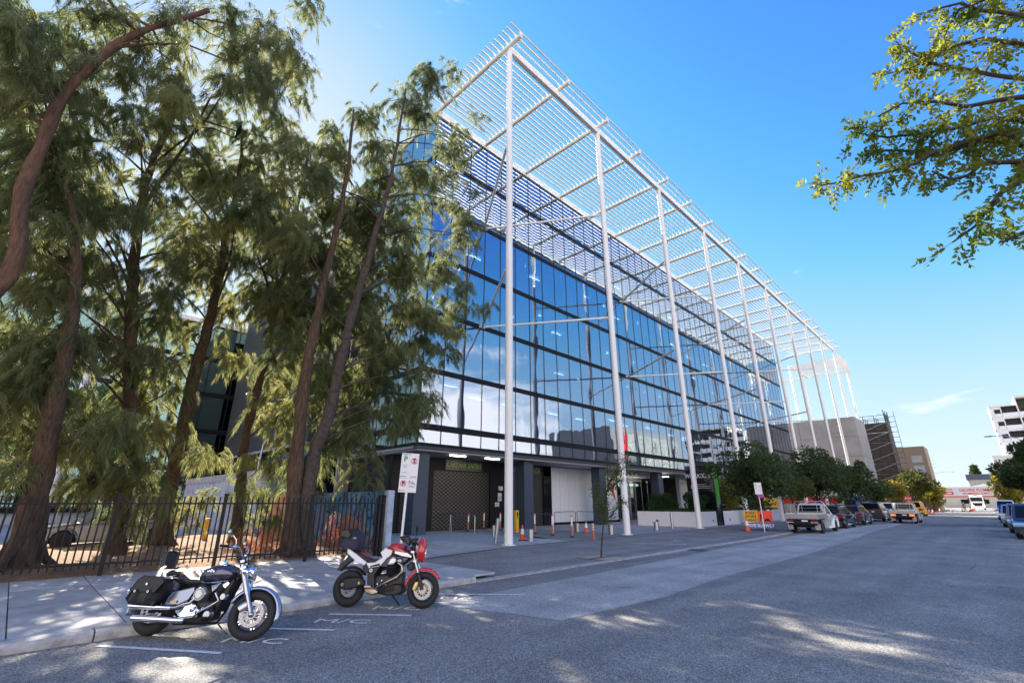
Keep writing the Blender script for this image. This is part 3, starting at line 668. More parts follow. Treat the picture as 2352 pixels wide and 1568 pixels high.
# mural walls
M['pale_blue'] = mat('pale_blue', (.42, .50, .60), .8, var=.2, vscale=3)
def mural(name, cols, scale, base, dist=1.5):
    m = D.materials.new(name); m.use_nodes = True; n = m.node_tree; L = n.links; b = n.nodes['Principled BSDF']; b.inputs['Roughness'].default_value = .85
    g = n.nodes.new('ShaderNodeNewGeometry'); mpn = n.nodes.new('ShaderNodeMapping'); mpn.inputs['Scale'].default_value = (1, 1, .45); mpn.inputs['Rotation'].default_value = (0, .25, 0); L.new(g.outputs['Position'], mpn.inputs[0])
    z = n.nodes.new('ShaderNodeTexNoise'); z.inputs['Scale'].default_value = scale; z.inputs['Detail'].default_value = 3; z.inputs['Distortion'].default_value = dist; L.new(mpn.outputs[0], z.inputs['Vector'])
    r = n.nodes.new('ShaderNodeValToRGB'); r.color_ramp.interpolation = 'CONSTANT'; L.new(z.outputs[0], r.inputs[0]); e = r.color_ramp.elements
    e[0].color = tuple(cols[0][1]) + (1,); e[0].position = cols[0][0]; e[1].color = tuple(cols[1][1]) + (1,); e[1].position = cols[1][0]
    for p_, c_ in cols[2:]: x = e.new(p_); x.color = tuple(c_) + (1,)
    bk = n.nodes.new('ShaderNodeTexBrick'); bk.inputs['Scale'].default_value = 2.5; bk.inputs['Color1'].default_value = (1, 1, 1, 1); bk.inputs['Color2'].default_value = (.86, .86, .86, 1); bk.inputs['Mortar'].default_value = (.6, .6, .6, 1); bk.inputs['Mortar Size'].default_value = .012
    sp = n.nodes.new('ShaderNodeSeparateXYZ'); cb = n.nodes.new('ShaderNodeCombineXYZ'); L.new(g.outputs['Position'], sp.inputs[0]); L.new(sp.outputs['X'], cb.inputs[0]); L.new(sp.outputs['Z'], cb.inputs[1]); L.new(cb.outputs[0], bk.inputs['Vector'])
    mx = n.nodes.new('ShaderNodeMix'); mx.data_type = 'RGBA'; mx.blend_type = 'MULTIPLY'; mx.inputs[0].default_value = 1; L.new(r.outputs[0], mx.inputs[6]); L.new(bk.outputs[0], mx.inputs[7]); L.new(mx.outputs[2], b.inputs['Base Color'])
    return m
M['mural_blue'] = mural('mural_blue', [(0, (.07, .24, .55)), (.40, (.03, .05, .10)), (.44, (.08, .28, .55)), (.52, (.30, .42, .52)), (.56, (.07, .24, .52)), (.62, (.03, .04, .06)), (.65, (.45, .20, .14))], .9, None, 2.2)
M['mural_grey'] = mural('mural_grey', [(0, (.42, .44, .50)), (.46, (.30, .30, .42)), (.50, (.50, .51, .54)), (.60, (.34, .22, .45)), (.63, (.52, .52, .54)), (.70, (.50, .18, .20))], .7, None, 1.2)
M['mural_orange'] = mural('mural_orange', [(0, (.55, .20, .05)), (.45, (.60, .30, .12)), (.55, (.50, .16, .04)), (.62, (.35, .35, .40))], .8, None, 1.6)
bw = MB(); bw.bb(-24.2, -16.95, 10.3, 10.5, 0, 2.28); tag(bw.obj('mural_wall', M['mural_blue']), 'low block wall painted in blue and rust graffiti behind the end of the fence', 'wall')
MB().bb(-17.2, -16.93, 10.27, 10.53, 0, 2.31).obj('pale_end_block', M['pale_blue'], D.objects['mural_wall'])
bw = MB(); bw.bb(-30.4, -26.0, 10.6, 10.8, 0, 2.3); tag(bw.obj('mural_wall', M['mural_orange']), 'low wall with orange graffiti between the thick tree trunks', 'wall')
bw = MB(); bw.bb(-50, -31.2, 10.2, 10.45, 0, 3.3); bwo = tag(bw.obj('mural_wall', M['mural_grey']), 'taller pale wall with purple and red graffiti left of the orange one', 'wall')
MB().bb(-50, -31.2, 10.15, 10.5, 3.3, 3.75).obj('coping', M['concrete_wall'], bwo)

# building across the street (seen only mirrored in the glass)
M['hall'] = mat('hall', (.20, .215, .23), .7)
O = thing('mural_hall', 'grey hall with patterned mural panels mirrored in the glass facade', 'building', (10, 92, 0))
MB().bb(0, 18, 0, 34, 0, 18.5).obj('wall', M['hall'], O)
M['mural_bw'] = mural('mural_bw', [(0, (.55, .55, .52)), (.45, (.02, .02, .02)), (.50, (.75, .75, .72)), (.56, (.03, .03, .03)), (.6, (.25, .42, .40))], .9, None, 3)
M['mural_red'] = mural('mural_red', [(0, (.03, .03, .03)), (.44, (.9, .02, .03)), (.62, (.03, .03, .03))], .5, None, 2)
for k in range(7): MB().bb(-.1, 0, 2 + k * 4.2, 5.6 + k * 4.2, 4, 17.4).obj('mural_panel', M['mural_red'] if k == 0 else M['mural_bw'], O)

lf = np.random.RandomState(8); n_ = 900
c = np.stack([np.where(lf.rand(n_) < .6, KX + .05 + lf.exponential(.35, n_), lf.uniform(-16, 2, n_)), lf.uniform(-1, 16, n_), np.full(n_, .016)], 1)
c[(c[:, 0] < KX) & (c[:, 1] < 8.5), 2] = FP + .012
c[(c[:, 0] < KX) & (c[:, 1] >= 8.5), 2] = .03
a = lf.uniform(0, 6.28, n_); l = lf.uniform(.02, .05, n_)[:, None]; d = np.stack([np.cos(a), np.sin(a), lf.uniform(0, .3, n_)], 1) * l; e = np.stack([-np.sin(a), np.cos(a), 0 * a], 1) * l * .3
tag(inst('fallen_leaves', rawmesh('fallen_leaves', np.stack([c, c + d * .5 + e, c + d, c + d * .5 - e], 1).reshape(-1, 3), None, 4, M['straw'])), 'scattered brown leaves along the gutter and footpath', 'fallen leaves', kind='stuff')

# ================================================================== FENCE
FA, FB = Vector((-17.75, -9.0, 0)), Vector((-16.72, 9.95, 0))
fa0 = G(0, 1338, FP); fb0 = G(872, 1277, FP)
FB = Vector((fb0.x, fb0.y, 0)); fd = (FB - Vector((fa0.x, fa0.y, 0))).normalized(); FA = FB - fd * 20
F = thing('palisade_fence', 'black steel palisade fence of square pickets along the mulch bed', 'fence', (FB.x, FB.y, FP), math.atan2(-fd.y, -fd.x))
bm_ = MB().box((0, 0, 1.02), (.034, .034, 1.72)).mesh('picket', M['black']); pm_ = MB().bb(-.045, .045, -.045, .045, 0, 1.93).bb(-.055, .055, -.055, .055, 1.93, 1.97).mesh('post', M['black'])
PIT = .143
for i in range(int(20 / PIT)):
    if i % 17 == 0: inst('post', pm_, F, (i * PIT, 0, 0))
    else: inst('picket', bm_, F, (i * PIT, 0, 0), (random.uniform(-.01, .01), random.uniform(-.008, .008), 0))
for z in (.28, 1.70): MB().bb(0, 20, -.022, .022, z - .022, z + .022).obj('rail', M['black'], F)
for i in range(3): inst('post', pm_, F, (.10 + i * .10 - .2, -.12 * i, 0)) if i else None

# ================================================================== CASUARINAS
rng = np.random.RandomState(21)
def needles(clumps, per, droop=1.0, width=.021, ln=(.22, .48), seed=0, flat=False):
    """drooping sprays: every spray is a curved twig hung with needles"""
    r = np.random.RandomState(seed); out = []
    for (c, rad, dens) in clumps:
        ns = max(6, int(34 * dens)); nn = int(per * dens * (rad / .9) ** 2 / ns)
        s = c + r.normal(0, 1, (ns, 3)) * rad * np.array([.42, .42, .34])
        az = r.uniform(0, 2 * np.pi, ns); up = r.uniform(-.25, .75, ns)
        o = np.stack([np.cos(az), np.sin(az), up], 1); o /= np.linalg.norm(o, axis=1)[:, None]
        L = r.uniform(.35, .95, ns) * rad
        t = r.beta(1.4, 1.1, (ns, nn)); Lt = (L[:, None] * t)
        p = s[:, None, :] + o[:, None, :] * Lt[..., None]; p[..., 2] -= droop * .95 * L[:, None] * t ** 2
        p += r.normal(0, .035, p.shape)
        tang = o[:, None, :] * np.ones((ns, nn, 1)); tang = tang.copy(); tang[..., 2] -= droop * 1.9 * t
        d = tang * .85 + r.normal(0, .30, p.shape); d[..., 2] -= .55 * droop
        d /= np.linalg.norm(d, axis=2)[..., None]
        l = r.uniform(ln[0], ln[1], (ns, nn, 1)); q = r.normal(0, 1, p.shape); sd = np.cross(d, q); sd /= np.linalg.norm(sd, axis=2)[..., None]
        w = width * r.uniform(.7, 1.3, (ns, nn, 1))
        out.append(np.stack([p - sd * w / 2, p + sd * w / 2, p + d * l], 2).reshape(-1, 3))
    return np.concatenate(out)
def twigs_for(c, rad, n, r):
    res = []
    for _ in range(n):
        d = Vector(r.normal(0, 1, 3)).normalized(); d.z = abs(d.z) * .4 - .1
        c_ = Vector(c); res.append([c_ - d * rad * .15, c_ + d * rad * .5 + Vector((0, 0, .05)), c_ + d * rad * .95 - Vector((0, 0, .2 * rad))])
    return res
DENS = ["7657789950000000", "9887589998100000", "9977899984004000"][:0]
grid = [  # rows of 80 px from y = 0, columns from x = 0
 "97466788300000", "98865889500000", "98868899500060", "98887556326654", "99886544457641", "99875566567652", "99876678778743", "98876678888751",
 "88887678998752", "88987556899860", "79988555799630", "88986434688620", "99996334455400", "56665322222000", "10122223101000"]
trees = {  # name: base point, lean path of the trunk as seen (px), distance, radius
 'a': dict(D=14.5, base=(-15.9, -5.2), path=[(-40, 700), (55, 440), (130, 250), (230, 130), (350, 65), (480, 25)], r=(.14, .06), bark='bark_red'),
 'b': dict(D=21.2, base=None, bpx=(40, 1305), path=[(75, 1180), (110, 1000), (150, 820), (175, 640), (165, 470), (120, 330), (95, 150)], r=(.36, .02), bark='bark'),
 'c': dict(D=24.9, base=None, bpx=(262, 1268), path=[(285, 1130), (300, 950), (300, 760), (309, 600), (327, 455), (355, 360), (397, 264), (430, 150)], r=(.22, .05), bark='bark'),
 'd': dict(D=27.5, base=None, bpx=(370, 1253), path=[(390, 1120), (416, 1014), (447, 858), (475, 761), (494, 682), (520, 560), (545, 430), (560, 300)], r=(.27, .05), bark='bark'),
 'e': dict(D=29.5, base=None, bpx=(540, 1243), path=[(552, 1120), (562, 1014), (590, 897), (612, 819), (640, 682), (668, 560), (690, 440), (712, 330)], r=(.19, .04), bark='bark'),
 'f': dict(D=21.4, base=None, bpx=(668, 1270), path=[(674, 1150), (682, 1038), (702, 858), (722, 760), (745, 640), (780, 500), (800, 380), (812, 250)], r=(.24, .04), bark='bark'),
 'g': dict(D=21.6, base=None, bpx=(700, 1268), path=[(706, 1150), (722, 1038), (752, 967), (785, 819), (815, 700), (840, 616), (865, 526), (893, 429), (912, 330), (932, 205)], r=(.24, .035), bark='bark_grey'),
}
labs = {
 'a': 'leaning red-barked casuarina with a thick limb arching over the top left', 'b': 'broad old casuarina with the widest furrowed trunk behind the fence at far left',
 'c': 'casuarina with slim trunk between the broad one and the parked silver car', 'd': 'casuarina with flared root foot left of the orange post',
 'e': 'slim straight casuarina right of the orange post', 'f': 'casuarina forming the left stem of the fused pair by the red dead bush', 'g': 'grey-barked casuarina leaning right from the fused pair, tallest by the facade'}
crow = {k: [] for k in trees}
def pick(x, y):
    if x > 835: return 'g'
    if x > 690: return 'g' if rng.rand() < .45 else 'f'
    if y < 200: return 'a' if x < 620 else 'e'
    if x > 560: return 'e' if rng.rand() < .6 else 'f'
    if x > 430: return 'd' if y > 400 else 'c'
    if x > 270: return 'c' if rng.rand() < .7 else 'd'
    return 'b' if rng.rand() < .7 else 'c'
def dist_for(x, y, k):
    if x > 640 and k in 'fg': return rng.uniform(19.0, 22.5)
    if y < 260: return rng.uniform(13.5, 18)
    if y < 560: return rng.uniform(16.5, 22)
    if x < 260: return rng.uniform(17.6, 22)
    return rng.uniform(19, 27)
for ry, row in enumerate(grid):
    for rx, ch in enumerate(row):
        d = int(ch); n = d * (.225 if rx < 8 else .46)
        n = int(n) + (rng.rand() < n - int(n))
        for _ in range(n):
            x = rx * 80 + rng.uniform(0, 80); y = ry * 80 + rng.uniform(0, 80)
            k = pick(x, y); dd = dist_for(x, y, k); p = AD(x, y - 10, dd)
            if p.z > 25: p = AD(x, y, dd * .8)
            if p.x < FX + 1.0 and p.y > FY0 - 1.6: continue
            rad = rng.uniform(.026, .046) * dd * (1.0 if d > 5 else .85)
            crow[k].append((np.array(p), rad, min(1.2, .55 + d * .07)))
# low sprays over the fence and the rest of the crowns outside the picture
for (x, y, k, dd) in ((330, 1060, 'c', 20), (350, 1150, 'c', 22), (420, 1170, 'd', 24), (300, 1190, 'c', 22), (-20, 1060, 'b', 18),
                      (760, 1000, 'g', 20), (820, 990, 'g', 20), (590, 1130, 'e', 24), (640, 1060, 'e', 24), (560, 1180, 'd', 25), (480, 1050, 'd', 25), (470, 1140, 'd', 25), (640, 1190, 'f', 20.6)):
    crow[k].append((np.array(AD(x, y, dd)), rng.uniform(.55, .8), .7))
for (x, y) in ((930, 195), (950, 215), (920, 245), (915, 290), (945, 260), (870, 250), (1035, 350), (1065, 372), (1045, 330), (1000, 262), (1010, 300), (1060, 500), (1045, 560), (1010, 610), (1065, 650), (1040, 700), (1045, 760), (970, 830), (985, 910), (960, 945), (900, 985), (850, 1030)):
    crow['g'].append((np.array(AD(x, y, rng.uniform(19.5, 21.5))), .38, .75))
for (x, y) in ((690, 150), (655, 170), (620, 210), (640, 120), (600, 60), (660, 310), (690, 330), (620, 340), (650, 420), (690, 500)):
    crow['e'].append((np.array(AD(x, y, rng.uniform(15, 17))), .42, .8))
for _ in range(95):
    k = 'ab'[rng.randint(2)]; p = np.array([rng.uniform(-27, -12.5), rng.uniform(-15, -1.2), rng.uniform(6, 21)])
    crow[k].append((p, rng.uniform(.8, 1.3), .8))
for _ in range(46):
    k = 'cde'[rng.randint(3)]; p = np.array([rng.uniform(-31, -19), rng.uniform(0, 9), rng.uniform(13, 23)])
    if Vector(p).length: crow[k].append((p, rng.uniform(.8, 1.2), .8))
for _ in range(34):  # extra clumps added to throw more shade on the apron
    crow['fg'[rng.randint(2)]].append((np.array([rng.uniform(-24, -15.5), rng.uniform(3, 10.5), rng.uniform(9, 20)]), rng.uniform(.6, 1.0), .9))
for (x, y) in ((1070, 350), (1050, 380), (1020, 400), (1040, 420), (1000, 440), (1030, 470), (1060, 490), (1075, 520), (1060, 550), (1040, 590), (1000, 560), (1020, 620), (1050, 640), (1070, 670), (1075, 710), (1050, 730), (1020, 700), (1000, 660), (1055, 780), (1020, 760), (990, 740), (1000, 810), (970, 790), (985, 860), (960, 880), (1000, 930), (970, 920), (930, 930), (940, 970), (900, 950), (960, 700), (930, 660), (970, 600), (940, 560), (900, 620), (880, 700), (920, 760), (900, 830), (860, 880), (870, 800)):
    crow['g'].append((np.array(AD(x - 6, y - 12, rng.uniform(19.2, 21.2))), rng.uniform(.4, .6), .85))
for key, T in trees.items():
    if T['base'] is None: b0 = G(*T['bpx'], .25)
    else: b0 = Vector((T['base'][0], T['base'][1], .2))
    dist = T['D'] if T['base'] else math.hypot(b0.x, b0.y)
    pts = [b0 - Vector((0, 0, .3))]; 
    for i, q in enumerate(T['path']):
        w = i / len(T['path']); pts.append(AD(q[0], q[1], dist * (1 - (.02 if key in 'fg' else .16) * w) if key != 'a' else dist))
    if key == 'a': pts.insert(1, Vector((-15.4, -4.6, 3.0)))
    # smooth the trunk line
    P = []
    for i in range(len(pts) - 1):
        p0, p1, p2, p3 = pts[max(i - 1, 0)], pts[i], pts[i + 1], pts[min(i + 2, len(pts) - 1)]
        for j in range(4):
            t = j / 4; P.append(.5 * ((2 * p1) + (p2 - p0) * t + (2 * p0 - 5 * p1 + 4 * p2 - p3) * t * t + (3 * p1 - p0 - 3 * p2 + p3) * t ** 3))
    P.append(pts[-1])
    r0, r1 = T['r']; rad = []
    for i in range(len(P)):
        w = i / (len(P) - 1); f_ = (r0 * (1 - w) ** (1.5 if key == 'b' else .9) + r1) * (1 + .07 * math.sin(i * 2.1)); 
        if i < 4: f_ *= 1 + .22 * (4 - i) / 4
        rad.append(f_)
    th = thing('casuarina_tree', labs[key], 'tree', b0, group='casuarinas behind the palisade fence')
    off = [p - b0 for p in P]
    tr = MB().tube(off, rad, 14)
    tr.v = [(v[0] * (1) + .03 * math.sin(v[2] * 3 + v[1] * 9), v[1] + .03 * math.sin(v[0] * 11 + v[2] * 2.3), v[2]) for v in tr.v]
    if key in 'bdf':
        for q in range(5):
            a = q * 1.3 + .4; tr.tube([(r0 * .5 * math.cos(a), r0 * .5 * math.sin(a), .65), (r0 * 1.25 * math.cos(a), r0 * 1.25 * math.sin(a), .2), (r0 * 2.3 * math.cos(a + .2), r0 * 2.3 * math.sin(a + .2), -.05)], [r0 * .5, r0 * .32, .06], 8)
    tr.obj('trunk', M[T['bark']], th, True, angle=80)
    br = MB(); rb_ = np.random.RandomState(ord(key))
    lim = 0
    for (c, rd, dn) in crow[key]:
        c = Vector(c) - b0
        cand = [i for i in range(4, len(off)) if off[i].z < c.z - .25 * math.hypot(c.x - off[i].x, c.y - off[i].y) - .2 and off[i].z > 2] or [len(off) - 1]
        i = min(cand, key=lambda i: (off[i] - c).length + .6 * rb_.rand()); a = off[i]; L_ = (c - a).length
        if L_ > (4.2 if key in 'fg' else 7) or (c.z > off[-1].z + .3) or rb_.rand() < (.5 if key in 'fg' else .25): continue
        mid = a.lerp(c, .5) + Vector((rb_.normal(0, .05) * L_, rb_.normal(0, .05) * L_, .10 * L_)); m2 = a.lerp(c, .78) + Vector((rb_.normal(0, .04) * L_, 0, .10 * L_))
        rr_ = min(rad[i] * .5, .015 + .008 * L_)
        br.tube([a, a.lerp(mid, .5) + Vector((0, 0, .02 * L_)), mid, m2, c], [rr_, rr_ * .8, rr_ * .62, rr_ * .42, .012], 6, False)
        for tw in twigs_for(c, rd, 3, rb_): br.tube(tw, [.014, .009, .004], 4, False)
    bo = br.obj('branches', M[T['bark']], th, True, angle=80); bo['kind'] = 'stuff'
    vv = needles(crow[key], 2300, seed=ord(key)); vv = vv - np.array(b0)
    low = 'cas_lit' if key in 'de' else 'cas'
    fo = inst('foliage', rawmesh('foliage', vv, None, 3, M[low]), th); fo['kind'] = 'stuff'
print('needles', sum(len(o.data.polygons) for o in D.objects if o.name.startswith('foliage')))
# crow in the branches
cp = AD(548, 302, 18.5); bird = thing('crow', 'black bird perched among the casuarina twigs against the sky', 'bird', cp)
MB().loft([(-.30, -.06, .015, .01), (-.18, -.03, .05, .03), (0, 0, .085, .08), (.12, .05, .07, .075), (.17, .10, .05, .05), (.22, .13, .045, .045), (.25, .135, .02, .02), (.32, .125, .004, .006)], 12).obj('body', M['black'], bird, True)
MB().slab([(-.34, -.1), (-.15, -.06), (-.13, .02), (-.3, -.04)], -.04, .04).obj('tail', M['black'], bird)
# dead russet bush by the fence, post
def blob_leaves(c, rad, n, size, seed, up=0., nv=3):
    r = np.random.RandomState(seed); d = r.normal(0, 1, (n, 3)); d /= np.linalg.norm(d, axis=1)[:, None]; q = r.uniform(.35, 1, n) ** .5
    p = np.array(c) + d * q[:, None] * np.array(rad); o = d * .7 + r.normal(0, .6, (n, 3)); o[:, 2] += up; o /= np.linalg.norm(o, axis=1)[:, None]
    s_ = np.cross(o, r.normal(0, 1, (n, 3))); s_ /= np.linalg.norm(s_, axis=1)[:, None]; l = size * r.uniform(.6, 1.3, (n, 1)); w = l * (.34 if nv == 4 else .2)
    if nv == 3: return np.stack([p - s_ * w / 2, p + s_ * w / 2, p + o * l], 1).reshape(-1, 3)
    return np.stack([p, p + o * l * .5 + s_ * w, p + o * l, p + o * l * .5 - s_ * w], 1).reshape(-1, 3)
for (bx, by, hh, lab, sd_) in ((-18.1, 9.2, 1.0, 'dry russet bush slumped against the blue painted wall', 4), (-19.4, 6.6, .6, 'small heap of russet dead foliage left of the fused trunks', 5)):
    w_ = thing('dead_bush', lab, 'bush', (bx, by, .2))
    MB().tube([(0, 0, 0), (.1, .05, .5), (.3, 0, .9)], [.04, .03, .01], 6).obj('stem', M['bark'], w_)
    r_ = np.random.RandomState(sd_); cs = [(np.array([r_.uniform(-.75, .8), r_.uniform(-.6, .6), 0]) , r_.uniform(.16, .36)) for _ in range(34)]
    for c_, q_ in cs: c_[2] = r_.uniform(.02, 1.15) * hh * max(.15, 1 - (c_[0] / 1.0) ** 2 * .8)
    f_ = needles([(c_, q_ * 1.3, .5) for c_, q_ in cs], 1400, 1.2, .014, (.08, .22), sd_)
    tag(inst('foliage', rawmesh('foliage', f_, None, 3, M['dead']), w_), kind='stuff')
p_ = G(467, 1243, .2); tag(MB().bb(-.09, .09, -.09, .09, 0, .95).bb(-.1, .1, -.1, .1, .95, .98).obj('marker_post', M['ylw'], None, loc=(p_.x, p_.y, .2)), 'short orange marker post standing in the mulch', 'post')

# ================================================================== broadleaf trees
def broad(name, label, base, H, crown, leaf, n, m, seed, trunk_r=.12, group=None, lean=(0, 0), nclump=34, limb=9, gap=.34):
    r = np.random.RandomState(seed); th = thing(name, label, 'tree', base, group=group)
    cc = np.array(crown[0]); cr = np.array(crown[1]); fork = Vector((lean[0] * .5, lean[1] * .5, H * .38))
    mb = MB().tube([(0, 0, -.1), (lean[0] * .2, lean[1] * .2, H * .18), fork], [trunk_r * 1.25, trunk_r, trunk_r * .8], 9)
    cl_ = []
    for i in range(nclump):
        d = r.normal(0, 1, 3); d /= np.linalg.norm(d); q = r.uniform(.3, 1.12); cl_.append(cc + d * q * cr)
    for i in range(min(limb, nclump)):
        c = Vector(cl_[i]); mid = fork.lerp(c, .5) + Vector((0, 0, -.05 * H * r.rand())); mb.tube([fork, mid, c], [trunk_r * .5, trunk_r * .28, .012], 6, False)
    mb.obj('trunk', M['bark_grey'], th, True, angle=80)
    v = []
    for i, c in enumerate(cl_):
        rr_ = cr.mean() * gap * r.uniform(.45, 1.25); v.append(blob_leaves(c, (rr_, rr_, rr_ * .8), int(n / nclump), leaf, seed * 97 + i, .1, 4))
    tag(inst('crown', rawmesh('crown', np.concatenate(v), None, 4, M[m]), th), kind='stuff'); return th
g_ = 'street trees along the kerb'
def crown_at(px0, py0, px1, py1, Y, squash=1.0):
    a = AY(px0, py1, Y); b = AY(px1, py0, Y); return ((a.x + b.x) / 2, (a.z + b.z) / 2, abs(b.x - a.x) / 2, abs(b.z - a.z) / 2)
def street_tree(base, box, label, m, seed, n=7000, leaf=.16, Yd=0, group=g_, name='street_tree', gap=.42, nclump=44):
    cx, cz, rx, rz_ = crown_at(*box, base[1] + Yd); 
    return broad(name, label, (base[0], base[1], 0), cz * 1.1, ((cx - base[0], Yd, cz), (rx * .82, rx * .95, rz_ * .8)), leaf, n, m, seed, .11, group, (cx - base[0], 0), gap=gap, nclump=nclump)
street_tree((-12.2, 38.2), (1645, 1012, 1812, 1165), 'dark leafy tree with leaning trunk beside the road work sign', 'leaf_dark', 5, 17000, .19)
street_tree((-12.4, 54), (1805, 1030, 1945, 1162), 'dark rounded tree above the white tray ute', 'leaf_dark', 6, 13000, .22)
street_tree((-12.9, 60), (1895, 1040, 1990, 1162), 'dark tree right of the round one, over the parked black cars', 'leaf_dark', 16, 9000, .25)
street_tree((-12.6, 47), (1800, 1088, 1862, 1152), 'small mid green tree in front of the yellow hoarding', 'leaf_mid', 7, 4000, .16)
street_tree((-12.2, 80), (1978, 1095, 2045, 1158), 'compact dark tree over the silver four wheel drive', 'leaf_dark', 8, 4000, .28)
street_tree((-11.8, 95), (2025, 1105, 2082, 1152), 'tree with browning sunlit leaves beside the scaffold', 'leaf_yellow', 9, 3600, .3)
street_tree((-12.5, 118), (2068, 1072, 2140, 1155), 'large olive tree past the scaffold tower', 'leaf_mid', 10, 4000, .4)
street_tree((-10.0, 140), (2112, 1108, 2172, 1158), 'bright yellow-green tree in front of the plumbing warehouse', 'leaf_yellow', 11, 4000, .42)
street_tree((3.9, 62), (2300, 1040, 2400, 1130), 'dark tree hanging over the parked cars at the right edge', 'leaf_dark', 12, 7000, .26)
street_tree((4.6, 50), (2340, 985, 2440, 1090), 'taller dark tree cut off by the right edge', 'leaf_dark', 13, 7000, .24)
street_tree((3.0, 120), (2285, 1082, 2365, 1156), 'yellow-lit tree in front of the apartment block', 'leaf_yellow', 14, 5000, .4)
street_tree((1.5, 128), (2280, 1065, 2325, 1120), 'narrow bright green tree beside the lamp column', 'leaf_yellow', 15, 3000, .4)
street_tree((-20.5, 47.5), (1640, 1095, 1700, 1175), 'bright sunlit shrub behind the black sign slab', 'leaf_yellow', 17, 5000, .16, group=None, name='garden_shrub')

# foreground branches entering at the top right
br_tree = thing('leafy_street_tree', 'tree with small yellow-green leaflets reaching in from the top right', 'tree', (7.2, 7.6, 0))
o_ = Vector((7.2, 7.6, 0)); mb = MB(); mb.tube([(0, 0, -.1), (.1, .1, 2), (-.1, .1, 4.2), (-.3, .0, 6.5)], [.24, .2, .17, .12], 10)
bpaths = [([(2600, 640), (2352, 505), (2200, 520), (2060, 560)][:0])]
P_ = lambda x, y, d: AD(x, y, d) - o_
limbs = [([P_(2600, 560, 9), P_(2352, 503, 8.6), P_(2190, 530, 8.3), P_(2080, 590, 8.0), P_(1990, 610, 7.9), P_(1935, 620, 7.8)][:0])]
L2 = lambda *q: [P_(x * 1.0, y * 1.0, d) for x, y, d in q]
s3 = lambda x, y: ((2900 + x / 1.65) / 1.633, (y / 1.65) / 1.633)
def LL(d, *zz): return [P_(*s3(x, y), d + .0006 * (x - 800)) for x, y in zz]
limbs = [LL(8.2, (1900, 700), (1550, 820), (1200, 880), (1000, 940), (880, 1010), (740, 1060), (560, 1085), (400, 1130), (240, 1158)),
         LL(8.6, (1900, 520), (1550, 490), (1350, 465), (1150, 420), (980, 395), (860, 330), (760, 260)),
         LL(8.0, (1900, 620), (1550, 600), (1400, 620), (1200, 660), (1000, 630), (800, 640), (650, 720)),
         LL(9.0, (1900, 150), (1550, 100), (1400, 75), (1280, 65), (1160, 20), (1000, 60), (880, 95)),
         LL(8.4, (1900, 760), (1550, 750), (1350, 730), (1150, 790), (900, 830), (700, 850), (490, 820)),
         LL(8.1, (1900, 950), (1550, 1110), (1400, 1200), (1330, 1290), (1250, 1400), (1110, 1500)),
         LL(8.3, (1900, 1350), (1551, 1440), (1480, 1470), (1420, 1500)),
         LL(8.5, (1900, 850), (1550, 900), (1300, 870), (1100, 930), (900, 940), (720, 930), (580, 950)),
         LL(8.7, (1900, 300), (1550, 280), (1300, 240), (1150, 280), (1050, 320), (900, 400), (700, 460)),
         LL(9.1, (1900, -50), (1550, -30), (1300, 0), (1150, 60), (1080, 180), (1050, 250)),
         LL(8.2, (1900, 1000), (1550, 1000), (1300, 1010), (1200, 1090), (1100, 1110), (980, 1060))]
rf = np.random.RandomState(5); leaves = []
def leaf_quads(p, d, L, n):
    """compound leaf: n pairs of leaflets on a drooping stalk"""
    q = []
    d = d / np.linalg.norm(d); sd = np.cross(d, rf.normal(0, 1, 3)); sd /= np.linalg.norm(sd)
    for i in range(n):
        t = (i + .6) / n; c = p + d * L * t + np.array([0, 0, -.3 * L * t * t])
        for s_ in (-1, 1):
            o = d * .55 + sd * s_ * .8 + rf.normal(0, .22, 3); o /= np.linalg.norm(o); w = np.cross(o, rf.normal(0, 1, 3)); w /= np.linalg.norm(w); l = rf.uniform(.07, .105); w = w * l * .24
            q.append([c, c + o * l * .5 + w, c + o * l, c + o * l * .5 - w])
    return q
for li, l_ in enumerate(limbs):
    root = Vector((-.3, 0, 6.0)); 
    mb.tube([root.lerp(l_[0], .0), root.lerp(l_[0], .5) + Vector((0, 0, .3))] + l_, [.07, .05] + [.035 * (1 - i / len(l_)) + .005 for i in range(len(l_))], 6, False)
    for i in range(len(l_) - 1):
        a, b = l_[i], l_[i + 1]; seg = (b - a); w = 1.0 if i else .7
        for j in range(int(seg.length * 15)):
            t = rf.rand(); p = a.lerp(b, t); d = np.array(seg.normalized()) * .6 + rf.normal(0, .6, 3); d[2] -= .25; tw = rf.uniform(.12, .5) * (1.0 - .45 * (i / len(l_)))
            e = Vector(np.array(p) + d / np.linalg.norm(d) * tw); mb.tube([p, e], [.004, .002], 3, False)
            for q in range(4):
                f_ = .3 + .7 * q / 3; pp = np.array(p.lerp(e, f_)); leaves += leaf_quads(pp, d + rf.normal(0, .7, 3) + np.array([0, 0, -.3]), rf.uniform(.12, .2), rf.randint(3, 6))
mb.obj('trunk', M['bark_grey'], br_tree, True, angle=80)
tag(inst('foliage', rawmesh('foliage', np.array(leaves).reshape(-1, 3), None, 4, M['leaf_fore']), br_tree), kind='stuff')
print('fore leaves', len(leaves))
# crown of the same tree beyond the picture
v = []
for i in range(14):
    c = (rf.uniform(.5, 5), rf.uniform(-4, 3), rf.uniform(5.5, 12)); v.append(blob_leaves(c, (.9, .9, .7), 700, .075, 300 + i, 0, 4))
vv = np.concatenate(v); tag(inst('foliage', rawmesh('foliage', vv, None, 4, M['leaf_fore']), br_tree), kind='stuff')
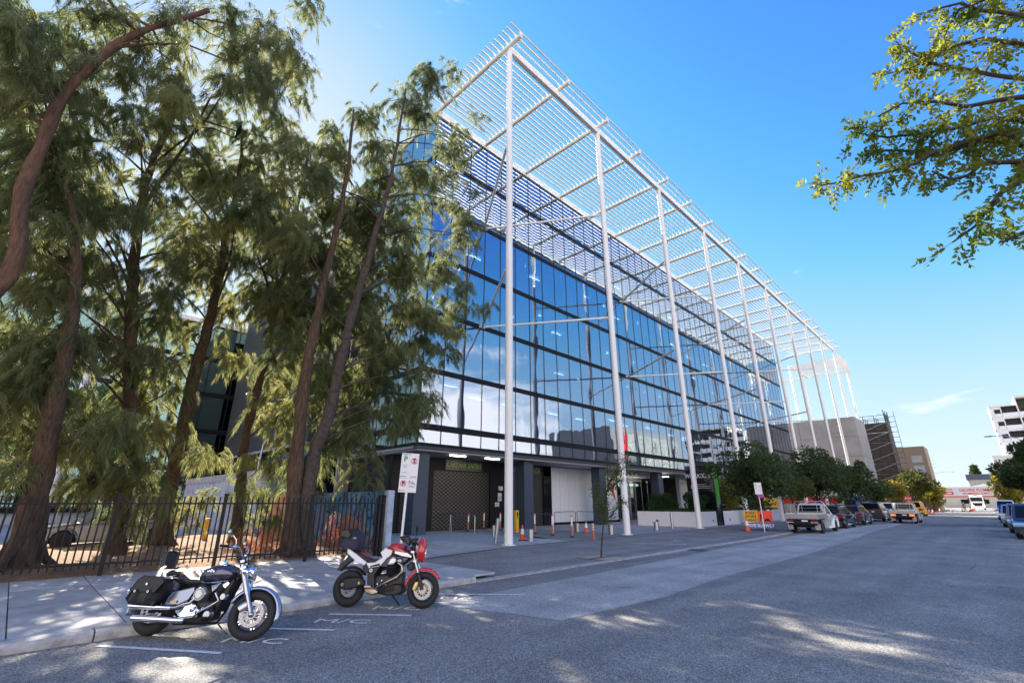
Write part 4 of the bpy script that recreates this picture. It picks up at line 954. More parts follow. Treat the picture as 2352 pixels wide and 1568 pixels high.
# young tree in the apron
yt = G(1381, 1281); y_ = thing('sapling', 'thin young street tree with sparse leaves in a grate on the apron', 'tree', (yt.x, yt.y, .02))
def yp(x, y): q = AD((2050 + x / 3.336) / 1.633, (1650 + y / 3.336) / 1.633, math.hypot(yt.x, yt.y)); return q - Vector((yt.x, yt.y, .02))
mb = MB().tube([(0, 0, 0), yp(690, 1300), yp(705, 1100), yp(715, 980)], [.035, .026, .022, .02], 8)
br_ = [[(715, 980), (720, 850), (745, 650), (800, 520), (870, 420)], [(715, 980), (650, 800), (630, 650), (640, 500)], [(710, 1040), (800, 950), (880, 850), (940, 790), (1010, 770)], [(715, 930), (740, 780), (770, 560), (760, 350), (790, 150)], [(745, 650), (850, 560), (900, 520), (970, 480)], [(700, 920), (660, 840), (600, 560)], [(770, 560), (880, 350), (960, 230), (990, 200)], [(880, 420), (990, 330), (1050, 430)]]
lv = []
for b_ in br_:
    pp = [yp(*q) for q in b_]; mb.tube(pp, [.02 * (1 - i / len(pp)) + .004 for i in range(len(pp))], 5, False)
    for i in range(1, len(pp)):
        a, b = pp[i - 1], pp[i]
        for j in range(int(45 + (b - a).length * 110)):
            c = np.array(a.lerp(b, rf.rand())) + rf.normal(0, .10, 3); o = rf.normal(0, 1, 3); o /= np.linalg.norm(o); w = np.cross(o, rf.normal(0, 1, 3)); w /= np.linalg.norm(w); l = rf.uniform(.05, .10); lv.append([c, c + o * l * .5 + w * l * .25, c + o * l, c + o * l * .5 - w * l * .25])
mb.obj('trunk', M['bark_grey'], y_, True, angle=80); tag(inst('foliage', rawmesh('foliage', np.array(lv).reshape(-1, 3), None, 4, M['leaf_mid']), y_), kind='stuff')
gr = MB().bb(-.65, .65, -.65, .65, .004, .012); go = tag(gr.obj('tree_grate', M['charcoal'], None, loc=(yt.x, yt.y, .008)), 'dark square metal grate around the sapling foot', 'tree grate')
gb = MB().bb(-.6, -.12, -.012, .012, .012, .02).mesh('grate_bar', M['slab2'])
for k in range(17):
    inst('grate_bar', gb, go, (0, -.6 + k * .075, 0)); inst('grate_bar', gb, go, (.72, -.6 + k * .075, 0))

# ================================================================== MOTORCYCLES
def wheel(parent, name, c, rad, tw, m_rim, spokes, rimr=.66, disc=None, m_disc=None, steer=0., rim_w=.09, dy=-.075, carrier=None):
    w = thing(name, None, None, c, steer); w.parent = parent
    tp = []; rr_ = rad - tw / 2
    for i in range(12): a = 2 * math.pi * i / 12; tp.append((rr_ + tw * .52 * math.cos(a), tw * .5 * math.sin(a)))
    MB().lathe(tp, 40, axis='y', closed=True).obj('tyre', M['tyre'], w, True)
    ri = rad - tw * .82
    rm = MB().lathe([(ri + .012, -rim_w / 2), (ri + .014, -rim_w / 2 + .012), (ri - .012, -rim_w / 2 + .02), (ri - .012, rim_w / 2 - .02), (ri + .014, rim_w / 2 - .012), (ri + .012, rim_w / 2), (ri + .03, 0)], 40, axis='y', closed=True)
    rm.lathe([(0, -.055), (.045, -.055), (.05, .055), (0, .055)], 16, axis='y')
    for k in range(spokes):
        a = 2 * math.pi * k / spokes
        for da in (-.09, .09):
            p0 = (.04 * math.cos(a + da * 4), 0, .04 * math.sin(a + da * 4)); p1 = (ri * math.cos(a + da), 0, ri * math.sin(a + da)); rm.bar(p0, p1, .016, .026, (0, 1, 0))
    rm.obj('rim', m_rim, w, True)
    if disc:
        for s_ in ((-1, 1) if carrier is not None else (-1,)):
            y = s_ * abs(dy); d_ = MB().lathe([(disc * .70, y - .003), (disc, y - .003), (disc, y + .003), (disc * .70, y + .003)], 40, axis='y', closed=True)
            for k in range(12):
                a = 2 * math.pi * k / 12; d_.bar((disc * .36 * math.cos(a), y, disc * .36 * math.sin(a)), (disc * .74 * math.cos(a + .18), y, disc * .74 * math.sin(a + .18)), .012, .005, (0, 1, 0))
            d_.lathe([(.0, y - .012), (disc * .38, y - .012), (disc * .38, y + .006), (0, y + .006)], 20, axis='y')
            d_.obj('brake_disc', m_disc or M['disc'], w, True)
            hl = MB()
            for k in range(30):
                a = 2 * math.pi * k / 30; q = disc * (.78 + .07 * (k % 3)); hl.cyl((q * math.cos(a), y - .0045, q * math.sin(a)), (q * math.cos(a), y + .0045, q * math.sin(a)), .006, n=5)
            hl.obj('disc_hole', M['black'], w)
    return w
def fender(name, c, r0, a0, a1, w, m, parent, steer=0, t=.006, n=22, flare=.0):
    vs = []; fs = []; cs = [(-1, .0), (-.96, .5), (-.7, .9), (0, 1.0), (.7, .9), (.96, .5), (1, 0)]
    for i in range(n + 1):
        a = R(a0 + (a1 - a0) * i / n); f_ = 1 + flare * abs(i / n - .5)
        for (u, h) in cs:
            r = r0 + .055 * h; vs.append((r * math.cos(a), u * w / 2 * f_, r * math.sin(a)))
    k = len(cs)
    for i in range(n):
        for j in range(k - 1): a = i * k + j; fs.append((a, a + 1, a + k + 1, a + k))
    mb = MB().add(vs, fs); o = mb.obj(name, m, parent, True, loc=c, rot=(0, 0, steer)); so_ = o.modifiers.new('thick', 'SOLIDIFY'); so_.thickness = t; return o

M['bike_silver'] = mat('bike_silver', (.30, .35, .47), .25, metal=.75, coat=.8)
M['bike_tank'] = mat('bike_tank', (.085, .08, .12), .2, metal=.7, coat=1.)
M['leather'] = mat('leather', (.016, .016, .018), .42, bump=.25, bscale=70)
M['engine'] = mat('engine', (.03, .03, .032), .45, metal=.4, bump=.2, bscale=60)
M['casting'] = mat('casting', (.50, .50, .52), .3, metal=.95)
M['bronze'] = mat('bronze', (.42, .33, .26), .25, metal=1., var=.25, vscale=9)
M['disc'] = mat('disc', (.33, .33, .34), .35, metal=1.)
M['amber'] = mat('amber', (.75, .22, .02), .25, coat=.5)
M['lens'] = mat('lens', (.75, .78, .80), .05, metal=.6, coat=1.)
M['fabric'] = mat('fabric', (.035, .032, .055), .8, bump=.3, bscale=90)
M['rossa'] = mat('rossa', (.55, .012, .012), .2, coat=1.)
M['bwhite'] = mat('bwhite', (.74, .74, .75), .25, coat=.8)
M['rossa_mat'] = mat('rossa_mat', (.45, .03, .03), .6)
M['gold'] = mat('gold', (.55, .40, .14), .35, metal=1.)

def Q1(px, py): return (-.81 + (px - 430) * .0015, (1385 + 50 * (px - 400) / 1100 - py) * .00137)
def prof1(*q): return [Q1(*p) for p in q]
def cruiser(loc, rz):
    b = thing('cruiser_motorcycle', 'silver and dark violet chrome cruiser motorcycle with black leather saddlebag', 'motorcycle', loc, rz, 'motorcycles backed to the kerb', tilt=(R(-9), 0))
    ra, fa, st = (-.80, 0, .325), (.83, 0, .325), 0.0
    wheel(b, 'rear_wheel', ra, .325, .17, M['darkchrome'], 5, disc=.15, rim_w=.12, dy=-.085)
    fw = wheel(b, 'front_wheel', fa, .328, .13, M['chrome'], 5, disc=.165, dy=-.075, steer=st, carrier=1)
    cal = MB().loft([(-.07, .0, .03, .05), (0, .0, .035, .06), (.07, .0, .03, .045)], 10); cal.obj('caliper', M['casting'], fw, True, loc=(-.13, -.09, .10), rot=(0, R(-40), 0))
    fender('front_fender', fa, .335, -14, 158, .17, M['bike_silver'], b, st)
    fender('rear_fender', ra, .35, 35, 190, .22, M['bike_silver'], b)
    # fork
    for s_ in (-1, 1):
        f_ = MB().tube([(.83, s_ * .10, .325), (.70, s_ * .105, .58)], [.030, .032], 14).tube([(.70, s_ * .105, .58), (.50, s_ * .11, .98)], [.042, .044], 14).ball((.83, s_ * .10, .325), .042)
        f_.obj('fork_leg', M['chrome' if s_ > 0 else 'casting'], b, True)
    MB().bar((.53, -.15, .93), (.53, .15, .93), .07, .035, (-.4, 0, 1)).bar((.48, -.15, 1.02), (.48, .15, 1.02), .07, .03, (-.4, 0, 1)).obj('fork_yoke', M['chrome'], b)
    # headlight
    hl = MB().loft([(.50, .90, .03, .03), (.56, .90, .085, .085), (.64, .895, .105, .105), (.685, .89, .107, .107)], 22, pw=2).obj('headlight', M['chrome'], b, True)
    MB().loft([(.686, .89, .098, .098), (.70, .889, .07, .07), (.706, .889, .02, .02)], 22, pw=2).obj('lens', M['lens'], hl, True)
    MB().lathe([(0, -.03), (.045, -.03), (.05, .0), (.045, .02), (0, .025)], 14, (.60, -.19, .88), 'x').obj('indicator', M['chrome'], b, True)
    MB().lathe([(0, -.03), (.055, -.03), (.06, .0), (.055, .02), (0, .03)], 14, (.62, .20, .86), 'x').obj('indicator', M['chrome'], b, True)
    # bars
    for s_ in (-1, 1):
        MB().tube([(.47, s_ * .06, 1.03), (.44, s_ * .14, 1.14), (.40, s_ * .25, 1.20), (.28, s_ * .40, 1.18)], .014, 8).obj('handlebar', M['chrome'], b, True)
        MB().tube([(.34, s_ * .34, 1.185), (.22, s_ * .47, 1.165)], .020, 10).obj('grip', M['black'], b, True)
        MB().tube([(.36, s_ * .30, 1.19), (.42, s_ * .36, 1.17), (.34, s_ * .46, 1.165)], [.014, .008, .009], 6).ball((.36, s_ * .30, 1.19), .035).obj('lever', M['chrome'], b, True)
        MB().tube([(.38, s_ * .30, 1.2), (.36, s_ * .34, 1.29), (.30, s_ * .37, 1.35)], .007, 6).obj('mirror_stem', M['chrome'], b, True)
        MB().loft([(-.03, 0, .03, .02), (-.015, 0, .07, .05), (.0, 0, .075, .055), (.01, 0, .06, .045)], 16, pw=2.2).obj('mirror', M['chrome'], b, True, loc=(.27, s_ * .38, 1.38), rot=(0, R(-12), 0))
    for k in range(4): MB().tube([(.42, -.2 + k * .08, 1.17), (.52, -.16 + k * .06, 1.02 + k * .03), (.55, -.08 + k * .03, .86), (.45, -.02, .75)], .006, 5).obj('cable', M['black'], b, True)
    MB().lathe([(0, 0), (.065, 0), (.07, .03), (.06, .06), (0, .065)], 20, (.12, 0, .99)).obj('fuel_cap', M['chrome'], b, True)
    # tank
    MB().loft([(-.20, .78, .035, .05), (-.14, .81, .085, .08), (-.02, .845, .135, .12), (.12, .865, .165, .135), (.26, .875, .165, .13), (.36, .87, .13, .10), (.41, .86, .05, .05)], 24, pw=2.3).obj('fuel_tank', M['bike_tank'], b, True, angle=70)
    MB().loft([(-.16, .905, .03, .014), (0, .955, .05, .018), (.14, 1.0, .05, .02), (.30, .99, .035, .014)], 12).obj('tank_console', M['chrome'], b, True)
    MB().tube([(-.16, -.085, .745), (.02, -.155, .735), (.2, -.17, .745), (.33, -.145, .77)], .006, 5).obj('tank_trim', M['chrome'], b, True)
    em = MB(); [em.ball((.09 + dx, -.168 - .002 * i, .90 + dz), .017, 8, (1, .3, 1)) for i, (dx, dz) in enumerate(((0, .015), (.03, 0), (-.03, 0), (.045, -.012), (-.05, -.008), (0, -.01)))]; em.obj('tank_emblem', M['chrome'], b, True)
    # seats
    MB().loft([(-.50, .74, .10, .05), (-.46, .79, .14, .09), (-.38, .79, .165, .10), (-.25, .745, .165, .06), (-.10, .745, .13, .05), (.0, .765, .06, .035)], 20).obj('rider_seat', M['leather'], b, True, angle=80)
    MB().loft([(-.74, .84, .08, .04), (-.68, .85, .12, .055), (-.55, .86, .125, .05), (-.46, .85, .11, .04), (-.42, .83, .08, .03)], 18).obj('passenger_seat', M['leather'], b, True, angle=80)
    MB().slab([(-.11, .92), (.11, .92), (.125, 1.10), (.10, 1.17), (.0, 1.185), (-.10, 1.17), (-.125, 1.10)], -.04, .04, .02, axis='x').obj('backrest', M['leather'], b, True, loc=(-.76, 0, 0), rot=(0, R(-4), 0))
    for s_ in (-1, 1): MB().slab([(-.86, .70), (-.80, .70), (-.76, .92), (-.72, .95), (-.76, .96), (-.82, .93)], s_ * .125, s_ * .135).obj('sissy_bar', M['chrome'], b)
    # saddlebags
    for s_ in (-1, 1):
        bag = MB().slab([(-1.06, .50), (-.98, .43), (-.62, .42), (-.53, .52), (-.50, .70), (-.54, .78), (-.86, .79), (-.93, .74)], s_ * .15, s_ * .33, .03).obj('saddlebag', M['leather'], b, True, angle=50)
        MB().slab([(-1.03, .60), (-.60, .585), (-.50, .72), (-.53, .805), (-.86, .815), (-.94, .76)], s_ * .325, s_ * .345, .008).obj('flap', M['leather'], bag, True)
        for x in (-.92, -.70):
            MB().slab([(x, .63), (x + .035, .63), (x - .02, .46), (x - .055, .47)], s_ * .343, s_ * .353).obj('strap', M['leather'], bag)
            MB().lathe([(.010, -.004), (.015, -.004), (.015, .004), (.010, .004)], 12, (x + .005, s_ * .358, .60), 'y', True).obj('buckle', M['chrome'], bag, True)
        MB().lathe([(0, -.006), (.015, -.006), (.012, .006), (0, .008)], 16, (-.76, s_ * .35, .70), 'y').obj('concho', M['chrome'], bag, True)
        MB().ball((-1.10, s_ * .24, .60), .048, 14, (1.1, 1, 1)).tube([(-1.08, s_ * .24, .60), (-.95, s_ * .16, .62)], .01, 6).obj('rear_indicator', M['chrome'], b, True)
    MB().bb(-1.045, -1.035, -.10, .10, .60, .72).obj('number_plate', M['signwhite'], b); MB().bb(-1.03, -.98, -.05, .05, .74, .80).obj('tail_light', M['tailred'], b)
    # side panel
    sp = MB().slab([(-.52, .43), (-.30, .43), (-.16, .50), (-.10, .62), (-.12, .68), (-.44, .60), (-.50, .52)], -.165, -.12, .012).obj('side_panel', M['bike_silver'], b, True)
    MB().slab([(-.44, .455), (-.34, .455), (-.33, .485), (-.43, .485)], -.172, -.166).obj('badge', M['gold'], sp)
    MB().slab([(-.55, .64), (-.44, .62), (-.42, .72), (-.52, .76)], -.14, -.10, .01).obj('strut_cover', M['bike_silver'], b, True)
    # engine
    MB().loft([(-.20, .38, .12, .14), (-.05, .38, .15, .17), (.12, .37, .15, .16), (.24, .36, .10, .12)], 14, pw=4).obj('crankcase', M['engine'], b, True)
    for (x0, z0, dx, dz) in ((.0, .50, -.10, .22), (.12, .50, .17, .20)):
        cy = MB(); a = Vector((x0, 0, z0)); d = Vector((dx, 0, dz))
        for k in range(9): cy.cyl(a + d * (k / 9), a + d * (k / 9 + .065), .092, n=16)
        cy.cyl(a, a + d, .07, n=12); cy.obj('cylinder', M['engine'], b, True, angle=30)
        hd_ = MB().cyl(a + d, a + d * 1.28, .085, .06, 16).obj('cylinder_head', M['chrome'] if dx > 0 else M['engine'], b, True)
    ac = MB().lathe([(0, -.235), (.055, -.235), (.06, -.228), (.085, -.228), (.10, -.20), (.105, -.12), (.09, -.10), (0, -.10)], 30, (.045, 0, .585), 'y').obj('air_cleaner', M['casting'], b, True, angle=25)
    MB().lathe([(.066, -.230), (.070, -.234), (.074, -.230)], 30, (.045, 0, .585), 'y', True).obj('ring', M['black'], ac, True)
    MB().slab([(-.22, .30), (-.10, .26), (.10, .28), (.12, .36), (.02, .45), (-.10, .46), (-.16, .44)], -.21, -.14, .02).obj('engine_cover', M['chrome'], b, True)
    MB().lathe([(0, -.23), (.05, -.23), (.06, -.20), (.06, -.15), (0, -.15)], 18, (.26, 0, .32), 'y').obj('side_cover', M['casting'], b, True)
    MB().lathe([(0, -.19), (.04, -.19), (.045, -.17), (.045, -.12), (0, -.12)], 16, (.41, 0, .56), 'y').obj('horn', M['casting'], b, True)
    for k in range(5): MB().ball((-.02 + k * .045, -.2, .37 + .03 * math.sin(k * 2)), .028, 8).obj('valve_cover', M['chrome'], b, True)
    MB().tube([(.03, -.16, .50), (-.02, -.2, .62), (-.06, -.19, .50)], .012, 6).obj('pushrod', M['chrome'], b, True)
    # frame tubes
    for s_ in (-1, 1):
        MB().tube([(.50, 0, .88), (.44, s_ * .06, .70), (.30, s_ * .11, .35), (.20, s_ * .12, .20), (-.30, s_ * .12, .18), (-.55, s_ * .11, .30)], .018, 8).obj('frame_tube', M['black'], b, True)
    MB().tube([(.50, 0, .86), (.1, 0, .74), (-.3, 0, .66), (-.7, 0, .62)], .025, 8).bar((-.25, 0, .42), (-.80, -.10, .33), .05, .06).bar((-.25, 0, .42), (-.80, .10, .33), .05, .06).obj('frame', M['black'], b, True)
    MB().tube([(-.62, -.13, .33), (-.50, -.13, .56)], [.022, .03], 10).obj('shock', M['black'], b, True)
    MB().slab([(.30, .35), (.47, .78), (.43, .80), (.24, .45)], -.10, .10, .01).obj('radiator', M['engine'], b, True)
    # exhausts
    MB().tube([(.26, -.15, .60), (.36, -.17, .50), (.26, -.2, .43), (.12, -.2, .35), (.04, -.2, .28), (-.2, -.2, .255)], .024, 10).obj('header_pipe', M['darkchrome'], b, True)
    MB().tube([(-.02, -.16, .56), (-.08, -.2, .46), (-.16, -.215, .445), (-.26, -.22, .40), (-.40, -.225, .395)], .026, 10).obj('header_pipe', M['darkchrome'], b, True)
    MB().tube([(-.34, -.225, .392), (-.42, -.23, .392), (-.62, -.235, .395), (-.64, -.235, .395), (-1.02, -.24, .40), (-1.03, -.24, .40)], [.03, .036, .036, .042, .045, .036], 18).obj('upper_silencer', M['chrome'], b, True)
    MB().tube([(-.08, -.21, .235), (-.18, -.22, .235), (-.46, -.23, .24), (-.48, -.23, .24), (-.90, -.24, .245), (-.91, -.24, .245)], [.03, .040, .040, .046, .05, .04], 18).obj('lower_silencer', M['chrome'], b, True)
    MB().slab([(.05, .22), (.27, .25), (.33, .29), (.25, .30), (.05, .26), (-.02, .24)], -.33, -.18, .008).obj('footboard', M['black'], b, True)
    MB().tube([(.20, .12, .20), (.34, .22, .04)], .012, 6).obj('side_stand', M['chrome'], b, True)
    ax = Vector((-.33, 0, .655)).normalized(); pv = Matrix.Translation((.60, 0, .72)); Ms = pv @ Matrix.Rotation(R(20), 4, ax) @ pv.inverted()
    for o in b.children:
        if o.name.split('.')[0] in ('front_wheel', 'front_fender', 'fork_leg', 'fork_yoke', 'headlight', 'indicator', 'handlebar', 'grip', 'lever', 'mirror_stem', 'mirror'):
            o.matrix_basis = Ms @ Matrix.LocRotScale(o.location, o.rotation_euler, o.scale)
    return b
def mid(a, b, f=.5): return a.lerp(b, f)
r1, f1 = G(334, 1460), G(563, 1471); v_ = f1 - r1
cr = cruiser((mid(r1, f1).x, mid(r1, f1).y, 0.004), math.atan2(v_.y, v_.x)); sc1 = v_.length / 1.63; cr.scale = (sc1, sc1, sc1 * .97)

def naked(loc, rz):
    b = thing('sports_motorcycle', 'red and white sports motorcycle with black top bag on the rear rack', 'motorcycle', loc, rz, 'motorcycles backed to the kerb', tilt=(R(-8), 0))
    ra, fa, st = (-.745, 0, .318), (.745, 0, .31), R(6)
    # zoom picture of this bike, 1 px = 1.32 mm
    def Q(px, py): return (-.745 + (px - 562) * .00132, (1305 - py) * .00130)
    S = lambda *q: [Q(*p) for p in q]
    wheel(b, 'rear_wheel', ra, .318, .16, M['engine'], 3, disc=.14, rim_w=.13, dy=-.06)
    fw = wheel(b, 'front_wheel', fa, .31, .12, M['engine'], 3, disc=.165, dy=-.065, steer=st, carrier=1, m_disc=M['disc'])
    for k in range(2): MB().lathe([(.05, -.075), (.078, -.075), (.078, -.069), (.05, -.069)], 24, axis='y', closed=True).obj('disc_carrier', M['gold'], fw, True)
    MB().loft([(-.07, .0, .03, .045), (0, .0, .035, .05), (.07, .0, .03, .04)], 10).obj('caliper', M['gold'], fw, True, loc=(-.14, -.085, .06), rot=(0, R(-70), 0))
    fender('front_fender', fa, .325, 32, 172, .15, M['rossa'], b, st, flare=-.6)
    fender('rear_hugger', ra, .335, 40, 110, .19, M['engine'], b)
    for s_ in (-1, 1):
        MB().tube([(.745, s_ * .10, .31), (.655, s_ * .10, .57)], [.034, .036], 12).tube([(.655, s_ * .10, .57), (.64, s_ * .10, .60)], .042, 12).obj('fork_slider', M['engine'], b, True)
        MB().tube([(.64, s_ * .10, .60), (.49, s_ * .10, .98)], .027, 12).obj('fork_leg', M['casting'], b, True)
    MB().bar((.50, -.14, .96), (.50, .14, .96), .07, .035).bar((.56, -.13, .80), (.56, .13, .80), .07, .03).obj('fork_yoke', M['casting'], b)
    # round headlight fairing
    fr_ = MB().loft([(.57, .98, .10, .13), (.62, 1.0, .17, .20), (.67, 1.01, .18, .235), (.71, .99, .16, .21), (.74, .97, .10, .14), (.75, .97, .03, .05)], 26, pw=2.1).obj('fairing', M['rossa'], b, True, angle=75)
    MB().loft([(.58, 1.14, .12, .06), (.61, 1.19, .11, .04), (.63, 1.24, .07, .015)], 16).obj('wind_screen', M['lens'], fr_, True)
    MB().loft([(.735, .94, .095, .095), (.76, .94, .07, .07), (.765, .94, .01, .01)], 22, pw=2).obj('headlight', M['lens'], b, True)
    MB().slab(S((1560, 470), (1640, 470), (1650, 560), (1600, 600), (1560, 560)), -.17, .17, .03).obj('headlight_shell', M['casting'], b, True)
    for s_ in (-1, 1):
        MB().tube([(.50, 0, 1.0), (.48, s_ * .14, 1.12), (.40, s_ * .36, 1.16)], .012, 8).obj('handlebar', M['black'], b, True)
        MB().tube([(.41, s_ * .30, 1.15), (.36, s_ * .42, 1.16)], .019, 10).obj('grip', M['black'], b, True)
        MB().slab([(.30, 1.22), (.46, 1.23), (.52, 1.16), (.48, 1.06), (.43, 1.10), (.32, 1.16)], s_ * .30, s_ * .42, .02).obj('hand_guard', M['engine'], b, True)
        MB().tube([(.42, s_ * .28, 1.2), (.43, s_ * .30, 1.36)], .007, 6).obj('mirror_stem', M['black'], b, True)
        MB().loft([(-.02, 0, .035, .06), (0, 0, .045, .08), (.015, 0, .02, .04)], 14, pw=2).obj('mirror', M['black'], b, True, loc=(.43, s_ * .31, 1.42))
        MB().ball((.38, s_ * .24, 1.04), .04, 10, (1, .6, 1)).obj('indicator', M['engine'], b, True)
    MB().slab([(.47, 1.01), (.56, 1.0), (.58, 1.08), (.50, 1.1)], -.12, .12, .02).obj('instrument_pod', M['engine'], b, True)
    for k in range(3): MB().tube([(.45, -.15 + k * .15, 1.05), (.54, -.1 + k * .1, .92), (.50, -.03, .78), (.3, 0, .7)], .006, 5).obj('cable', M['black'], b, True)
    # tank: red top over white sides
    MB().loft([(-.10, .93, .04, .04), (-.04, .98, .10, .08), (.06, 1.0, .15, .12), (.18, 1.0, .17, .13), (.30, .975, .165, .12), (.42, .94, .13, .09), (.48, .92, .05, .04)], 22, pw=2.3).obj('fuel_tank', M['rossa'], b, True, angle=75)
    for s_ in (-1, 1):
        MB().slab(S((1020, 575), (1085, 515), (1210, 550), (1185, 610), (1120, 660), (1040, 760), (870, 790), (820, 720), (950, 710), (1060, 640)), s_ * .10, s_ * .170, .015).obj('side_panel', M['bwhite'], b, True)
        MB().slab(S((1210, 525), (1290, 515), (1440, 545), (1520, 610), (1500, 650), (1380, 640), (1190, 600)), s_ * .10, s_ * .175, .02).obj('tank_scoop', M['engine'], b, True)
        MB().slab(S((1245, 555), (1440, 580), (1510, 625), (1500, 645), (1360, 625), (1240, 590)), s_ * .172, s_ * .182, .004).obj('scoop_trim', M['casting'], b, True)
        MB().slab(S((485, 520), (520, 530), (640, 600), (820, 710), (790, 750), (650, 700), (500, 590)), s_ * .09, s_ * .15, .015).obj('tail_panel', M['bwhite'], b, True)
    MB().tube([Q(1085, 487)[0:1] + (-.165,) + Q(1085, 487)[1:2], Q(1215, 530)[0:1] + (-.175,) + Q(1215, 530)[1:2]], .006, 6).obj('pinstripe', M['black'], b)
    MB().loft([(-.82, .975, .07, .03), (-.70, .95, .10, .04), (-.58, .90, .12, .045), (-.45, .83, .14, .05), (-.30, .785, .15, .05), (-.18, .80, .13, .06), (-.10, .86, .10, .05)], 18).obj('seat', M['leather'], b, True, angle=80)
    MB().loft([(-.60, .945, .06, .012), (-.50, .90, .09, .02), (-.40, .845, .10, .02), (-.34, .835, .05, .01)], 14).obj('seat_insert', M['rossa_mat'], b, True)
    # top bag on rack
    MB().slab([(-.98, .96), (-.66, .94), (-.62, .98), (-.95, 1.0)], -.10, .10, .01).obj('luggage_rack', M['black'], b, True)
    bg_ = MB().slab([(-1.02, 1.03), (-.66, .99), (-.62, 1.10), (-.64, 1.28), (-.76, 1.38), (-.86, 1.36), (-1.0, 1.28)], -.18, .18, .05, round_=3).obj('top_bag', M['fabric'], b, True, angle=60)
    MB().slab([(-1.01, 1.24), (-.84, 1.20), (-.80, 1.27), (-.88, 1.36), (-1.0, 1.33)], -.19, -.17, .006).obj('bag_flap', M['leather'], bg_, True)
    MB().tube([(-.78, -.1, 1.37), (-.70, -.1, 1.40), (-.62, -.08, 1.28)], .012, 6).obj('carry_strap', M['leather'], bg_, True)
    text('bag_lettering', 'LIMI', .04, M['signwhite'], b, (-.71, -.184, 1.20), (R(90), 0, 0), extrude=.001)
    MB().slab(S((345, 820), (400, 830), (480, 740), (600, 660), (560, 610), (500, 620), (400, 740)), -.06, .06, .008).obj('plate_hanger', M['engine'], b, True)
    MB().slab(S((385, 640), (440, 665), (460, 620), (400, 610)), -.12, -.06, .01).obj('rear_indicator', M['engine'], b, True)
    MB().bb(-.99, -.98, -.09, .09, .72, .84).obj('number_plate', M['signwhite'], b); MB().slab(S((480, 515), (500, 450), (520, 470), (510, 520)), -.07, .07, .005).obj('tail_light', M['amber'], b, True)
    # engine, frame
    MB().loft([(-.20, .40, .13, .16), (.0, .40, .16, .19), (.2, .42, .15, .2), (.34, .46, .10, .16)], 14, pw=4).obj('crankcase', M['engine'], b, True)
    for s_ in (-1, 1):
        cy = MB(); a = Vector((.10, s_ * .06, .55)); d = Vector((.02, s_ * .15, .20))
        for k in range(8): cy.cyl(a + d * (k / 8), a + d * (k / 8 + .07), .10, n=14)
        cy.obj('cylinder', M['engine'], b, True, angle=30)
        MB().slab(S((1160, 735), (1190, 660), (1240, 635), (1290, 650), (1300, 700), (1260, 735), (1190, 745)), s_ * .17, s_ * .26, .025).obj('rocker_cover', M['casting'], b, True)
        MB().slab(S((890, 760), (1020, 725), (1040, 760), (970, 880), (990, 1010), (960, 1040), (880, 1010), (860, 880), (880, 820)), s_ * .12, s_ * .17, .012).obj('frame_plate', M['engine'], b, True)
    MB().lathe([(.016, -.18), (.03, -.18), (.03, -.17), (.016, -.17)], 18, (Q(910, 820)[0], 0, Q(910, 820)[1]), 'y', True).obj('pivot_ring', M['casting'], b, True)
    MB().tube([(Q(1320, 720)[0], -.20, Q(1320, 720)[1]), (Q(1380, 750)[0], -.22, Q(1380, 750)[1]), (Q(1400, 830)[0], -.22, Q(1400, 830)[1]), (Q(1330, 900)[0], -.21, Q(1330, 900)[1]), (Q(1200, 960)[0], -.2, Q(1200, 960)[1]), (Q(1050, 1030)[0], -.18, Q(1050, 1030)[1]), (Q(1010, 1060)[0], -.15, Q(1010, 1060)[1])], .026, 12).obj('exhaust_header', M['bronze'], b, True)
    MB().slab(S((1100, 1060), (1300, 985), (1400, 990), (1410, 1090), (1330, 1140), (1180, 1150), (1110, 1120)), -.17, .17, .03).obj('belly_silencer', M['engine'], b, True)
    MB().slab(S((830, 1050), (1060, 1060), (1040, 1120), (960, 1140), (850, 1110)), -.15, .1, .02).obj('silencer_link', M['bronze'], b, True)
    MB().slab(S((470, 1010), (500, 930), (650, 900), (760, 910), (830, 960), (820, 1020), (700, 1050), (540, 1080), (480, 1060)), -.16, -.09, .025).obj('swingarm', M['engine'], b, True)
    MB().lathe([(.014, -.166), (.026, -.166), (.026, -.16), (.014, -.16)], 18, (Q(497, 1010)[0], 0, Q(497, 1010)[1]), 'y', True).obj('hub_ring', M['casting'], b, True)
    MB().slab(S((735, 970), (765, 970), (765, 1003), (735, 1003)), -.166, -.158).obj('yellow_sticker', M['ylw'], b)
    MB().slab(S((760, 760), (820, 740), (880, 800), (880, 860), (780, 840)), -.13, -.08, .01).obj('subframe', M['engine'], b, True)
    MB().slab(S((850, 1020), (950, 1020), (960, 1040), (860, 1045)), -.24, -.17, .008).obj('footpeg', M['casting'], b, True)
    MB().slab(S((1430, 760), (1480, 700), (1530, 720), (1520, 800), (1470, 820), (1440, 800)), -.10, .10, .02).obj('oil_cooler', M['engine'], b, True)
    for k in range(4): MB().lathe([(0, -.19), (.013, -.19), (.013, -.16), (0, -.16)], 8, (-.12 + k * .08, 0, .40 + .06 * (k % 2)), 'y').obj('bolt', M['casting'], b)
    MB().tube([(.50, 0, .9), (.3, 0, .75), (-.1, 0, .66), (-.5, 0, .78)], .03, 8).obj('frame', M['black'], b, True)
    MB().tube([(.10, .10, .22), (.24, .24, .03)], .012, 6).bb(.2, .3, .2, .28, .0, .02).obj('side_stand', M['black'], b, True)
    return b
r2, f2 = G(795, 1394), G(968, 1397); v_ = f2 - r2
nk = naked((mid(r2, f2).x, mid(r2, f2).y, 0.004), math.atan2(v_.y, v_.x)); sc2 = v_.length / 1.49; nk.scale = (sc2, sc2, sc2 * 1.02); print('bike scales', sc1, sc2)

